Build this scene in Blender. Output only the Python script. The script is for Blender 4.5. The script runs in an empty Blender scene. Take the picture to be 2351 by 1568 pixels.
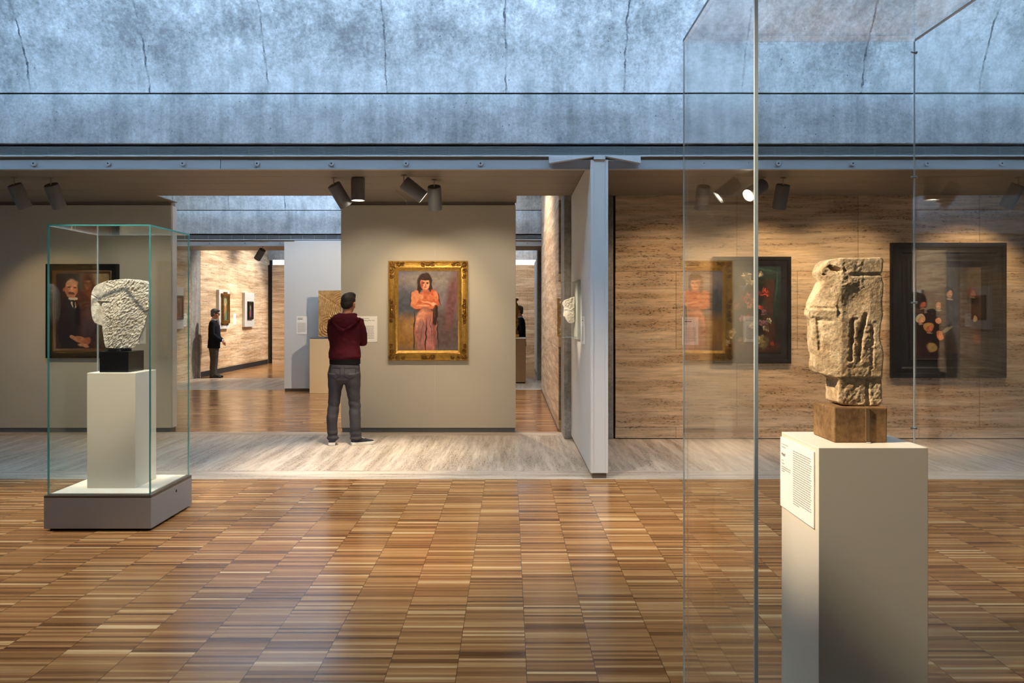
import bpy, bmesh, math, random
import numpy as np
from mathutils import Vector, Matrix, noise

# ------------------------------------------------------------------ camera
SC = bpy.context.scene
COL = SC.collection
F, CX, CY, EYE = 1900.0, 1170.0, 720.0, 1.57     # focal length in pixels, principal point, eye height
cam_data = bpy.data.cameras.new('camera')
cam = bpy.data.objects.new('camera', cam_data)
COL.objects.link(cam)
cam.location = (0, 0, EYE)
cam.rotation_euler = (math.pi / 2, 0, 0)
cam_data.sensor_width = 36.0
cam_data.lens = 36.0 * F / 2351.0
cam_data.shift_x = (1175.5 - CX) / 2351.0
cam_data.shift_y = -(784.0 - CY) / 2351.0
cam_data.clip_start = 0.05
SC.camera = cam
SC.view_settings.view_transform = 'Standard'
SC.view_settings.look = 'None'
SC.view_settings.gamma = 1.0
SC.view_settings.use_curve_mapping = False
SC.view_settings.exposure = 0.0
SC.cycles.transparent_max_bounces = 24

# ------------------------------------------------------------------ world
W = bpy.data.worlds.new('world')
SC.world = W
W.use_nodes = True
W.node_tree.nodes['Background'].inputs[0].default_value = (0.55, 0.75, 1.0, 1)
W.node_tree.nodes['Background'].inputs[1].default_value = 0.02

# ------------------------------------------------------------------ daylight of the vaults
SKY = (0.45, 0.71, 1.0)
VAULTS = [(1.45, 7.95, -9.5, 9.5, 2100), (10.40, 16.95, -7.6, 0.65, 1150), (19.40, 26.0, -7.6, 3.0, 1150)]

def area_light(name, loc, direction, sx, sy, power, color):
    d = bpy.data.lights.new(name, 'AREA')
    d.shape = 'RECTANGLE'
    d.size, d.size_y = sx, sy
    d.energy = power
    d.color = color
    o = bpy.data.objects.new(name, d)
    COL.objects.link(o)
    o.location = loc
    v = Vector(direction).normalized()
    o.rotation_euler = v.to_track_quat('-Z', 'Y').to_euler()
    return o

for (y0, y1, x0, x1, pw) in VAULTS:
    yc, xc, ln = (y0 + y1) / 2, (x0 + x1) / 2, x1 - x0 - 0.6
    for s in (-1, 1):
        # unseen strips weighted to the far side: visible flank bright, room ambient low
        o = area_light('skylight_daylight', (xc, yc + s * 0.28, 5.32), (0, s * 0.95, 0.10), ln, 0.30, pw * (0.72 if s > 0 else 0.10), SKY)
        zax = -Vector((0, s * 0.95, 0.10)).normalized()      # long side along X
        xax = Vector((1, 0, 0))
        yax = zax.cross(xax)
        o.rotation_euler = Matrix((xax, yax, zax)).transposed().to_euler()

WARM = (1.0, 0.70, 0.40)
NEUT = (1.0, 0.83, 0.62)
def spot_light(loc, target, power, angle, blend=0.6, color=WARM, r=0.03, name='spot_lamp', parent=None):
    d = bpy.data.lights.new(name, 'SPOT')
    d.energy = power
    d.spot_size = math.radians(angle)
    d.spot_blend = blend
    d.color = color
    d.shadow_soft_size = r
    o = bpy.data.objects.new(name, d)
    COL.objects.link(o)
    o.location = loc
    v = Vector(target) - Vector(loc)
    o.rotation_euler = v.to_track_quat('-Z', 'Y').to_euler()
    return o

# track spots on the vault skylights and behind the camera, plus added unseen washers
UNSEEN_SPOTS = [
    # loc, target, power, cone, colour: spots on the vault tracks
    ((-1.9, 1.80, 3.9), (1.02, 2.47, 1.46), 1550, 20, (1.0, 0.80, 0.58)),  # stone head in the near case
    ((-2.4, 4.6, 4.7), (-2.98, 6.3, 1.45), 900, 17, NEUT),   # rough stone in the vitrine
    ((-1.0, 5.0, 4.7), (-0.6, 7.0, 0.0), 640, 62, NEUT),     # oak floor
    ((-6.3, 6.1, 4.7), (-2.9, 6.1, 0.0), 900, 54, NEUT),
    ((3.2, 5.0, 4.7), (2.6, 6.6, 0.0), 440, 62, NEUT),
    ((-1.6, 3.6, 4.6), (-1.6, 4.4, 0.0), 90, 90, NEUT),
    ((0.6, 3.6, 4.6), (0.2, 5.0, 0.0), 100, 80, NEUT),
    # added bodiless spots under the near channel, brightening the walls
    ((-1.15, 9.35, 3.0), (-1.08, 10.95, 1.55), 60, 60, WARM),  # picture on the middle panel
    ((-1.6, 9.35, 3.0), (-1.7, 10.95, 0.7), 64, 95, NEUT),
    ((-0.4, 9.35, 3.0), (-0.4, 10.95, 0.7), 64, 95, NEUT),
    ((-5.95, 9.2, 3.0), (-5.95, 10.95, 1.2), 62, 58, WARM),   # portrait panel
    ((-4.9, 9.2, 3.0), (-4.9, 10.95, 0.7), 42, 84, NEUT),
    ((2.1, 8.9, 3.0), (2.0, 10.36, 0.8), 58, 94, WARM),      # travertine wall
    ((3.15, 9.2, 3.0), (3.1, 10.36, 1.4), 84, 84, WARM),     # still life
    ((4.1, 8.9, 3.0), (4.1, 10.36, 1.1), 92, 88, WARM),
    ((5.95, 9.2, 3.0), (5.6, 10.36, 1.4), 88, 80, WARM),      # group picture
    # second gallery
    ((-0.5, 13.2, 3.7), (-3.9, 16.6, 1.4), 620, 44, NEUT),
    ((-2.6, 13.4, 4.7), (-3.0, 13.6, 0.0), 420, 80, WARM),
    ((-0.7, 14.0, 4.7), (0.65, 14.0, 0.4), 620, 110, (1.0, 0.84, 0.68)),
    ((-0.6, 12.6, 4.7), (0.3, 12.4, 0.0), 160, 50, WARM),
    # third gallery
    ((-4.6, 21.6, 4.7), (-7.6, 21.4, 1.5), 950, 60, (1.0, 0.91, 0.80)),
    ((-4.6, 23.9, 4.7), (-7.6, 24.0, 1.4), 850, 60, (1.0, 0.91, 0.80)),
    ((-6.2, 17.6, 3.0), (-7.6, 18.9, 1.4), 40, 70, WARM),
    ((-3.4, 22.7, 4.7), (-6.2, 23.0, 0.0), 400, 80, WARM),
    ((-3.0, 22.7, 4.7), (-5.5, 26, 1.4), 400, 60, WARM),
    ((0.3, 22.7, 4.7), (0.2, 26, 1.6), 300, 60, WARM),
    ((-0.3, 17.4, 3.0), (0.1, 18.8, 1.3), 24, 60, WARM),
]
for loc, tg, pw, an, c in UNSEEN_SPOTS:
    spot_light(loc, tg, pw, an, color=c)

# ------------------------------------------------------------------ helpers
def lin(c):
    return tuple(((v / 255.0) / 12.92 if v / 255.0 <= 0.04045 else ((v / 255.0 + 0.055) / 1.055) ** 2.4) for v in c)

def at(px, py, d):
    return Vector(((px - CX) * d / F, d, EYE - (py - CY) * d / F))

def tag(o, label=None, cat=None, group=None, kind=None):
    if label: o['label'] = label
    if cat: o['category'] = cat
    if group: o['group'] = group
    if kind: o['kind'] = kind
    return o

def thing(name, label, cat, loc=(0, 0, 0), group=None):
    o = bpy.data.objects.new(name, None)
    o.empty_display_size = 0.1
    COL.objects.link(o)
    o.location = loc
    return tag(o, label, cat, group)

def root_loc(p):
    v = Vector((0, 0, 0))
    while p is not None:
        v += Vector(p.location)
        p = p.parent
    return v

class MB:
    """collects vertices and faces; build() links them as ONE mesh object"""
    def __init__(s):
        s.v, s.f = [], []
    def add(s, vs, fs):
        n = len(s.v)
        s.v += [tuple(p) for p in vs]
        s.f += [tuple(i + n for i in f) for f in fs]
        return s
    def box(s, x0, y0, z0, x1, y1, z1):
        return s.add([(x0, y0, z0), (x1, y0, z0), (x1, y1, z0), (x0, y1, z0), (x0, y0, z1), (x1, y0, z1), (x1, y1, z1), (x0, y1, z1)],
                     [(3, 2, 1, 0), (4, 5, 6, 7), (0, 1, 5, 4), (1, 2, 6, 5), (2, 3, 7, 6), (3, 0, 4, 7)])
    def obox(s, c, r, u, n, w, h, t):
        """box centred on c with axes r (w), u (h), n (t)"""
        c, r, u, n = Vector(c), Vector(r), Vector(u), Vector(n)
        P = [c + r * (w / 2 * a) + u * (h / 2 * b) + n * (t / 2 * k) for k in (-1, 1) for (a, b) in ((-1, -1), (1, -1), (1, 1), (-1, 1))]
        fs = [(3, 2, 1, 0), (4, 5, 6, 7), (0, 1, 5, 4), (1, 2, 6, 5), (2, 3, 7, 6), (3, 0, 4, 7)]
        if r.cross(u).dot(n) < 0: fs = [tuple(reversed(f)) for f in fs]
        return s.add(P, fs)
    def rings(s, R, cap=True):
        n = len(R[0]); vs = [p for r in R for p in r]; fs = []
        for i in range(len(R) - 1):
            for j in range(n):
                k = (j + 1) % n
                fs.append((i * n + j, i * n + k, (i + 1) * n + k, (i + 1) * n + j))
        if cap:
            fs.append(tuple(reversed(range(n))))
            fs.append(tuple((len(R) - 1) * n + j for j in range(n)))
        return s.add(vs, fs)
    def limb(s, pts, hint=(1, 0, 0), n=16, cap=True):
        """pts: (x,y,z,rx[,ry]); rx along hint, ry across"""
        P = [Vector(p[:3]) for p in pts]; R = []
        for i, p in enumerate(pts):
            a = P[max(i - 1, 0)]; b = P[min(i + 1, len(P) - 1)]
            t = (b - a).normalized()
            h = Vector(hint); h = h - t * h.dot(t)
            if h.length < 1e-4: h = t.orthogonal()
            h.normalize(); g = t.cross(h)
            rx = p[3]; ry = p[4] if len(p) > 4 else rx
            R.append([P[i] + h * (rx * math.cos(q)) + g * (ry * math.sin(q)) for q in [2 * math.pi * k / n for k in range(n)]])
        return s.rings(R, cap)
    def cyl(s, p0, p1, r0, r1=None, n=24, cap=True):
        r1 = r0 if r1 is None else r1
        return s.limb([tuple(p0) + (r0,), tuple(p1) + (r1,)], n=n, cap=cap)
    def ell(s, c, r, n=16, m=10, rot=None):
        R = []
        for i in range(m + 1):
            a = math.pi * (i + 0.02) / (m + 0.04)
            ring = []
            for j in range(n):
                b = 2 * math.pi * j / n
                p = Vector((r[0] * math.sin(a) * math.cos(b), r[1] * math.sin(a) * math.sin(b), -r[2] * math.cos(a)))
                if rot is not None: p = rot @ p
                ring.append(p + Vector(c))
            R.append(ring)
        return s.rings(R)
    def prism(s, poly, axis, a, b):
        """polygon of 2D points extruded along an axis; axis 'y': (x,z); 'x': (y,z); 'z': (x,y)"""
        def m(p, k):
            return {'y': (p[0], k, p[1]), 'x': (k, p[0], p[1]), 'z': (p[0], p[1], k)}[axis]
        n = len(poly)
        vs = [m(p, a) for p in poly] + [m(p, b) for p in poly]
        fs = [tuple(range(n)), tuple(reversed(range(n, 2 * n)))] + [(i, i + n, (i + 1) % n + n, (i + 1) % n) for i in range(n)]
        return s.add(vs, fs)
    def xf(s, M):
        s.v = [tuple(M @ Vector(p)) for p in s.v]; return s
    def build(s, name, m, parent=None, origin=None, smooth=False, bevel=0.0, seg=2, fix=True):
        org = root_loc(parent) if parent is not None else Vector(origin if origin is not None else (0, 0, 0))
        me = bpy.data.meshes.new(name)
        me.from_pydata([tuple(Vector(p) - org) for p in s.v], [], s.f)
        if fix:
            bm = bmesh.new(); bm.from_mesh(me)
            bmesh.ops.recalc_face_normals(bm, faces=bm.faces)
            if bevel > 0:
                es = [e for e in bm.edges if len(e.link_faces) == 2 and e.calc_face_angle(0) > 0.6]
                bmesh.ops.bevel(bm, geom=es, offset=bevel, segments=seg, affect='EDGES', profile=0.5, clamp_overlap=True)
            bm.to_mesh(me); bm.free()
        me.materials.append(m)
        if smooth:
            for p in me.polygons: p.use_smooth = True
            if smooth == 'auto':
                me.set_sharp_from_angle(angle=math.radians(35))
        o = bpy.data.objects.new(name, me)
        COL.objects.link(o)
        if parent is not None: o.parent = parent
        else: o.location = org
        return o

def fuse(mb, voxel, smooth=4, factor=0.5):
    """voxel union of all pieces -> one continuous surface (returns a new MB)"""
    me = bpy.data.meshes.new('tmp'); me.from_pydata(mb.v, [], mb.f)
    bm = bmesh.new(); bm.from_mesh(me); bmesh.ops.recalc_face_normals(bm, faces=bm.faces); bm.to_mesh(me); bm.free()
    o = bpy.data.objects.new('tmp', me); COL.objects.link(o)
    r = o.modifiers.new('r', 'REMESH'); r.mode = 'VOXEL'; r.voxel_size = voxel
    if smooth:
        k = o.modifiers.new('s', 'SMOOTH'); k.iterations = smooth; k.factor = factor
    dg = bpy.context.evaluated_depsgraph_get(); dg.update()
    e = o.evaluated_get(dg); m2 = bpy.data.meshes.new_from_object(e)
    out = MB()
    out.v = [tuple(v.co) for v in m2.vertices]; out.f = [tuple(p.vertices) for p in m2.polygons]
    bpy.data.objects.remove(o); bpy.data.meshes.remove(me); bpy.data.meshes.remove(m2)
    return out

def struct(name, mb, m, **k):
    return tag(mb.build(name, m, **k), kind='structure')

# ------------------------------------------------------------------ materials
def new_mat(name):
    m = bpy.data.materials.new(name); m.use_nodes = True
    nt = m.node_tree; nt.nodes.clear()
    out = nt.nodes.new('ShaderNodeOutputMaterial')
    return m, nt, out

def nd(nt, typ, ins=None, **props):
    n = nt.nodes.new('ShaderNode' + typ)
    for k, v in props.items(): setattr(n, k, v)
    for k, v in (ins or {}).items():
        if isinstance(v, bpy.types.NodeSocket): nt.links.new(v, n.inputs[k])
        else:
            if isinstance(v, tuple) and len(v) == 3 and n.inputs[k].type == 'RGBA': v = v + (1,)
            n.inputs[k].default_value = v
    return n

def mth(nt, op, a, b=0.0, c=0.0):
    return nd(nt, 'Math', {0: a, 1: b, 2: c}, operation=op).outputs[0]

def mix(nt, fac, a, b, mode='MIX'):
    n = nt.nodes.new('ShaderNodeMix'); n.data_type = 'RGBA'; n.blend_type = mode
    for k, v in ((0, fac), (6, a), (7, b)):
        if isinstance(v, bpy.types.NodeSocket): nt.links.new(v, n.inputs[k])
        else: n.inputs[k].default_value = v + (1,) if isinstance(v, tuple) and len(v) == 3 else v
    return n.outputs[2]

def ramp(nt, fac, stops, interp='LINEAR'):
    n = nt.nodes.new('ShaderNodeValToRGB'); n.color_ramp.interpolation = interp
    el = n.color_ramp.elements
    while len(el) < len(stops): el.new(0.5)
    for e, (p, c) in zip(el, stops):
        e.position = p; e.color = (c, c, c, 1) if not isinstance(c, tuple) else c + (1,)
    nt.links.new(fac, n.inputs[0])
    return n.outputs[0]

def pos(nt):
    g = nd(nt, 'NewGeometry'); return g.outputs['Position']

def sep(nt, v):
    s = nd(nt, 'SeparateXYZ', {0: v}); return s.outputs[0], s.outputs[1], s.outputs[2]

def comb(nt, x, y, z=0.0):
    return nd(nt, 'CombineXYZ', {0: x, 1: y, 2: z}).outputs[0]

def noise_tex(nt, vec, scale, detail=4.0, rough=0.55, dist=0.0):
    return nd(nt, 'TexNoise', {'Vector': vec, 'Scale': scale, 'Detail': detail, 'Roughness': rough, 'Distortion': dist}).outputs[0]

def plain(name, c, rough=0.6, metal=0.0, var=0.06, scale=6.0, bump=0.0, bscale=60.0, spec=0.5, coat=0.0, sheen=0.0):
    """surface with a slight procedural variation"""
    m, nt, out = new_mat(name)
    tc = nd(nt, 'TexCoord').outputs['Object']
    n = noise_tex(nt, tc, scale, 5.0)
    col = mix(nt, n, tuple(v * (1 - var) for v in c), tuple(min(1.0, v * (1 + var)) for v in c))
    b = nd(nt, 'BsdfPrincipled', {'Base Color': col, 'Roughness': rough, 'Metallic': metal, 'Specular IOR Level': spec, 'Coat Weight': coat, 'Sheen Weight': sheen})
    if bump:
        h = noise_tex(nt, tc, bscale, 4.0)
        nt.links.new(nd(nt, 'Bump', {'Strength': bump, 'Distance': 0.01, 'Height': h}).outputs[0], b.inputs['Normal'])
    nt.links.new(b.outputs[0], out.inputs[0])
    return m

def concrete(name, base, joints=False, mottle=0.5):
    m, nt, out = new_mat(name)
    p = pos(nt); x, y, z = sep(nt, p)
    big = noise_tex(nt, p, 0.9, 9.0, 0.68)
    mid = noise_tex(nt, p, 5.0, 10.0, 0.72)
    fine = noise_tex(nt, p, 42.0, 6.0, 0.7)
    st = noise_tex(nt, comb(nt, mth(nt, 'MULTIPLY', x, 9.0), mth(nt, 'MULTIPLY', y, 9.0), mth(nt, 'MULTIPLY', z, 0.45)), 1.0, 5.0, 0.6)
    k = 1.0 - mottle
    if joints:      # vault painted paler towards the joint, standing in for brighter light there
        spring_light = ramp(nt, mth(nt, 'SUBTRACT', mth(nt, 'ADD', mth(nt, 'MULTIPLY', z, 0.8), mth(nt, 'MULTIPLY', mid, 0.5)), 3.2), [(0.0, 0.20), (0.34, 0.0)])
        big = mth(nt, 'ADD', mth(nt, 'SUBTRACT', big, 0.03), spring_light)
    big = mth(nt, 'ADD', big, mth(nt, 'MULTIPLY', mth(nt, 'SUBTRACT', noise_tex(nt, p, 24.0, 8.0, 0.75), 0.5), 0.55))
    f1 = ramp(nt, big, [(0.36, k), (0.60, 1.15)])
    f2 = ramp(nt, mid, [(0.36, 0.76), (0.58, 1.08)])
    f3 = ramp(nt, fine, [(0.32, 0.80), (0.58, 1.06)])
    f4 = ramp(nt, st, [(0.34, 0.80), (0.56, 1.04)])
    c = mix(nt, 1.0, base, f1, 'MULTIPLY')
    for q in (f2, f3, f4): c = mix(nt, 1.0, c, q, 'MULTIPLY')
    vo = nd(nt, 'TexVoronoi', {'Vector': p, 'Scale': 17.0, 'Randomness': 1.0}, feature='F1')
    sel = nd(nt, 'SeparateColor', {0: vo.outputs['Color']}).outputs[0]
    hole = mth(nt, 'MULTIPLY', mth(nt, 'LESS_THAN', vo.outputs['Distance'], mth(nt, 'MULTIPLY', sel, 0.10)), mth(nt, 'GREATER_THAN', sel, 0.55))
    c = mix(nt, mth(nt, 'MULTIPLY', hole, 0.75), c, (0.03, 0.035, 0.045))
    if joints:
        wob = mth(nt, 'MULTIPLY', mth(nt, 'SUBTRACT', noise_tex(nt, p, 4.0, 10.0, 0.75), 0.5), 0.10)
        u = mth(nt, 'ADD', mth(nt, 'ADD', x, wob), 50.77)
        fr = mth(nt, 'ABSOLUTE', mth(nt, 'SUBTRACT', mth(nt, 'FRACT', mth(nt, 'DIVIDE', u, 1.14)), 0.5))
        line = mth(nt, 'MULTIPLY', mth(nt, 'LESS_THAN', fr, mth(nt, 'MULTIPLY', noise_tex(nt, p, 9.0, 6.0, 0.7), 0.015)), ramp(nt, noise_tex(nt, p, 5.0, 8.0, 0.75), [(0.42, 0.08), (0.58, 0.9)]))
        c = mix(nt, line, c, (0.05, 0.06, 0.075))
    b = nd(nt, 'BsdfPrincipled', {'Base Color': c, 'Roughness': 0.75, 'Specular IOR Level': 0.3})
    hh = mth(nt, 'ADD', mth(nt, 'MULTIPLY', mid, 0.6), mth(nt, 'MULTIPLY', fine, 0.4))
    nt.links.new(nd(nt, 'Bump', {'Strength': 0.35, 'Distance': 0.02, 'Height': hh}).outputs[0], b.inputs['Normal'])
    nt.links.new(b.outputs[0], out.inputs[0])
    return m

def travertine(name, light, dark, iu, iv, slab=None, off=(0, 0), rough=0.5, freq=1.0):
    """banded stone: grain runs along world axis iu, bands stack along iv"""
    m, nt, out = new_mat(name)
    p = pos(nt); xyz = sep(nt, p)
    u, v = xyz[iu], xyz[iv]
    w = xyz[({0, 1, 2} - {iu, iv}).pop()]
    wob = mth(nt, 'MULTIPLY', mth(nt, 'SUBTRACT', noise_tex(nt, p, 0.8, 3.0), 0.5), 0.07)
    vv = mth(nt, 'ADD', v, wob)
    vec = comb(nt, mth(nt, 'MULTIPLY', u, 0.7 * freq), mth(nt, 'MULTIPLY', vv, 9.0 * freq), w)
    band = noise_tex(nt, vec, 1.0, 7.0, 0.62)
    vec2 = comb(nt, mth(nt, 'MULTIPLY', u, 4.0 * freq), mth(nt, 'MULTIPLY', vv, 38.0 * freq), w)
    fine = noise_tex(nt, vec2, 1.0, 5.0, 0.6)
    vec3 = comb(nt, mth(nt, 'MULTIPLY', u, 26.0 * freq), mth(nt, 'MULTIPLY', vv, 84.0 * freq), w)
    pit = noise_tex(nt, vec3, 1.0, 3.0, 0.55)
    c = mix(nt, ramp(nt, band, [(0.34, 0.0), (0.64, 1.0)]), dark, light)
    band2 = noise_tex(nt, comb(nt, mth(nt, 'MULTIPLY', u, 1.6 * freq), mth(nt, 'MULTIPLY', vv, 26.0 * freq), w), 1.0, 6.0, 0.65)
    c = mix(nt, 1.0, c, ramp(nt, band2, [(0.36, 0.80), (0.58, 1.06)]), 'MULTIPLY')
    c = mix(nt, 1.0, c, ramp(nt, fine, [(0.32, 0.80), (0.56, 1.05)]), 'MULTIPLY')
    band = mth(nt, 'MULTIPLY', mth(nt, 'ADD', band, band2), 0.5)
    hole = mth(nt, 'MULTIPLY', ramp(nt, pit, [(0.385, 1.0), (0.425, 0.0)]), ramp(nt, band, [(0.44, 1.0), (0.53, 0.08)]))
    c = mix(nt, mth(nt, 'MULTIPLY', hole, 0.85), c, tuple(q * 0.16 for q in dark))
    if slab:
        br = nd(nt, 'TexBrick', {'Vector': comb(nt, mth(nt, 'ADD', u, off[0]), mth(nt, 'ADD', v, off[1])), 'Scale': 1.0, 'Mortar Size': 0.0035, 'Mortar Smooth': 0.0,
                                 'Brick Width': slab[0], 'Row Height': slab[1], 'Color1': (0.9, 0.9, 0.9), 'Color2': (1.08, 1.08, 1.08), 'Mortar': (0.42, 0.42, 0.42)})
        br.offset = 0.5
        c = mix(nt, 1.0, c, br.outputs[0], 'MULTIPLY')
    b = nd(nt, 'BsdfPrincipled', {'Base Color': c, 'Roughness': rough, 'Specular IOR Level': 0.4})
    nt.links.new(nd(nt, 'Bump', {'Strength': 0.5, 'Distance': 0.006, 'Height': mth(nt, 'SUBTRACT', 1.0, hole)}).outputs[0], b.inputs['Normal'])
    nt.links.new(b.outputs[0], out.inputs[0])
    return m

def parquet():
    m, nt, out = new_mat('oak_parquet')
    p = pos(nt); x, y, z = sep(nt, p)
    cw, sw = 0.3055, 0.0235
    u = mth(nt, 'DIVIDE', mth(nt, 'SUBTRACT', x, 0.074), cw)
    ci = mth(nt, 'FLOOR', u)
    fx = mth(nt, 'FRACT', u)
    ro = nd(nt, 'TexWhiteNoise', {'Vector': comb(nt, ci, 3.7)}, noise_dimensions='3D').outputs[0]
    v = mth(nt, 'ADD', mth(nt, 'DIVIDE', y, sw), mth(nt, 'MULTIPLY', ro, 1.0))
    si = mth(nt, 'FLOOR', v)
    fy = mth(nt, 'FRACT', v)
    r1 = nd(nt, 'TexWhiteNoise', {'Vector': comb(nt, ci, si, 1.0)}, noise_dimensions='3D').outputs[0]
    v2 = mth(nt, 'FLOOR', mth(nt, 'ADD', mth(nt, 'DIVIDE', y, 0.093), mth(nt, 'MULTIPLY', ro, 5.0)))
    r2 = nd(nt, 'TexWhiteNoise', {'Vector': comb(nt, ci, v2, 9.0)}, noise_dimensions='3D').outputs[0]
    r = mth(nt, 'ADD', mth(nt, 'MULTIPLY', r1, 0.86), mth(nt, 'MULTIPLY', r2, 0.14))
    c = ramp(nt, r, [(0.05, lin((98, 60, 30))), (0.25, lin((140, 95, 54))), (0.6, lin((164, 116, 69))), (0.85, lin((186, 140, 90))), (0.97, lin((228, 194, 142)))])
    gr = noise_tex(nt, comb(nt, mth(nt, 'ADD', mth(nt, 'MULTIPLY', x, 5.0), mth(nt, 'MULTIPLY', r1, 40.0)), mth(nt, 'MULTIPLY', y, 130.0)), 1.0, 5.0, 0.6)
    c = mix(nt, 1.0, c, ramp(nt, gr, [(0.3, 0.72), (0.6, 1.08)]), 'MULTIPLY')
    big = noise_tex(nt, p, 0.9, 3.0)
    c = mix(nt, 1.0, c, ramp(nt, big, [(0.3, 0.86), (0.7, 1.08)]), 'MULTIPLY')
    ex = mth(nt, 'ABSOLUTE', mth(nt, 'SUBTRACT', fx, 0.5))
    seam = mth(nt, 'GREATER_THAN', ex, 0.4945)
    ey = mth(nt, 'ABSOLUTE', mth(nt, 'SUBTRACT', fy, 0.5))
    seam2 = mth(nt, 'MULTIPLY', mth(nt, 'GREATER_THAN', ey, 0.475), 0.35)
    c = mix(nt, mth(nt, 'MAXIMUM', mth(nt, 'MULTIPLY', seam, 0.75), seam2), c, (0.035, 0.02, 0.01))
    rg = ramp(nt, noise_tex(nt, p, 2.2, 6.0), [(0.3, 0.15), (0.7, 0.25)])
    b = nd(nt, 'BsdfPrincipled', {'Base Color': c, 'Roughness': rg, 'Specular IOR Level': 0.5})
    nt.links.new(nd(nt, 'Bump', {'Strength': 0.06, 'Distance': 0.002, 'Height': mth(nt, 'ADD', mth(nt, 'MULTIPLY', r1, 0.6), mth(nt, 'MULTIPLY', gr, 0.3))}).outputs[0], b.inputs['Normal'])
    nt.links.new(b.outputs[0], out.inputs[0])
    return m

def thin_glass(name, tint=(0.965, 0.985, 0.98), n_=1.48):
    m, nt, out = new_mat(name)
    g = nd(nt, 'NewGeometry')
    ior = mth(nt, 'ADD', n_, mth(nt, 'MULTIPLY', g.outputs['Backfacing'], 1 / n_ - n_))
    fr = nd(nt, 'Fresnel', {'IOR': ior}).outputs[0]
    n = noise_tex(nt, nd(nt, 'TexCoord').outputs['Object'], 3.0, 2.0)
    t = nd(nt, 'BsdfTransparent', {0: mix(nt, n, tint, tuple(min(1, v * 1.01) for v in tint))})
    gl = nd(nt, 'BsdfGlossy', {'Color': (1, 1, 1), 'Roughness': 0.0})
    mx = nd(nt, 'MixShader', {0: fr, 1: t.outputs[0], 2: gl.outputs[0]})
    nt.links.new(mx.outputs[0], out.inputs[0])
    return m

def emitter(name, c, s):
    m, nt, out = new_mat(name)
    n = noise_tex(nt, nd(nt, 'TexCoord').outputs['Object'], 4.0, 2.0)
    e = nd(nt, 'Emission', {'Color': mix(nt, n, tuple(v * 0.97 for v in c), c), 'Strength': s})
    nt.links.new(e.outputs[0], out.inputs[0])
    return m

def stone(name, light, dark, scale=14.0, bump=0.6, rough=0.85):
    m, nt, out = new_mat(name)
    tc = nd(nt, 'TexCoord').outputs['Object']
    a = noise_tex(nt, tc, scale, 9.0, 0.68); b_ = noise_tex(nt, tc, scale * 7, 5.0, 0.65)
    c = mix(nt, ramp(nt, a, [(0.33, 0.0), (0.62, 1.0)]), dark, light)
    c = mix(nt, 1.0, c, ramp(nt, b_, [(0.33, 0.62), (0.55, 1.05)]), 'MULTIPLY')
    b = nd(nt, 'BsdfPrincipled', {'Base Color': c, 'Roughness': rough, 'Specular IOR Level': 0.25})
    nt.links.new(nd(nt, 'Bump', {'Strength': bump, 'Distance': 0.006, 'Height': b_}).outputs[0], b.inputs['Normal'])
    nt.links.new(b.outputs[0], out.inputs[0])
    return m

def painted(name, rough=0.38):
    m, nt, out = new_mat(name)
    a = nd(nt, 'Attribute', attribute_name='pigment').outputs['Color']
    tc = nd(nt, 'TexCoord').outputs['Object']
    n = noise_tex(nt, tc, 70.0, 5.0, 0.6)
    c = mix(nt, 1.0, a, ramp(nt, n, [(0.3, 0.84), (0.65, 1.1)]), 'MULTIPLY')
    b = nd(nt, 'BsdfPrincipled', {'Base Color': c, 'Roughness': rough, 'Specular IOR Level': 0.35})
    nt.links.new(nd(nt, 'Bump', {'Strength': 0.25, 'Distance': 0.003, 'Height': n}).outputs[0], b.inputs['Normal'])
    nt.links.new(b.outputs[0], out.inputs[0])
    return m

M = {}
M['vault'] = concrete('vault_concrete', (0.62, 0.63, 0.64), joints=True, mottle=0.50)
M['beam'] = concrete('beam_concrete', (0.56, 0.57, 0.58), mottle=0.25)
M['column'] = concrete('column_concrete', (0.36, 0.34, 0.31), mottle=0.30)
TL, TD = lin((232, 207, 174)), lin((190, 154, 115))
M['trav_x'] = travertine('travertine_wall', TL, TD, 0, 2, slab=(1.52, 0.975), off=(20 * 1.52 - 2.083 + 0.0, 20 * 0.975 - 0.15))
M['trav_y'] = travertine('travertine_side_wall', TL, TD, 1, 2, slab=(1.52, 0.975), off=(0.4, 20 * 0.975 - 0.15))
FL, FD = lin((218, 204, 186)), lin((176, 158, 138))
M['trav_floor'] = travertine('travertine_paving', FL, FD, 1, 0, slab=None, rough=0.33, freq=0.75)
M['trav_border'] = travertine('travertine_border', FL, FD, 0, 1, rough=0.33)
M['wood'] = parquet()
M['alu'] = plain('anodised_aluminium', (0.42, 0.43, 0.44), 0.42, 0.25, 0.04)
M['alu_light'] = plain('bright_aluminium', (0.66, 0.68, 0.70), 0.35, 0.2, 0.04)
M['soffit'] = plain('soffit_metal', (0.25, 0.215, 0.175), 0.5, 0.15, 0.04, 2.0)
M['dark'] = plain('dark_gap', (0.012, 0.012, 0.014), 0.8)
M['panel'] = plain('painted_panel', lin((196, 190, 174)), 0.8, 0, 0.02, 3.0, bump=0.05, bscale=220)
M['panel_white'] = plain('painted_white_panel', lin((206, 206, 203)), 0.7, 0, 0.02, 3.0, bump=0.04, bscale=220)
M['base_metal'] = plain('base_metal', (0.16, 0.17, 0.185), 0.4, 0.5, 0.08)
M['bronze'] = plain('bronze_trim', (0.13, 0.105, 0.08), 0.4, 0.5, 0.08)
M['glass'] = thin_glass('clear_glass', n_=1.2)       # museum glass with an anti-reflective coating
M['acrylic'] = thin_glass('acrylic_glass', (0.985, 0.988, 0.985))
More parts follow.
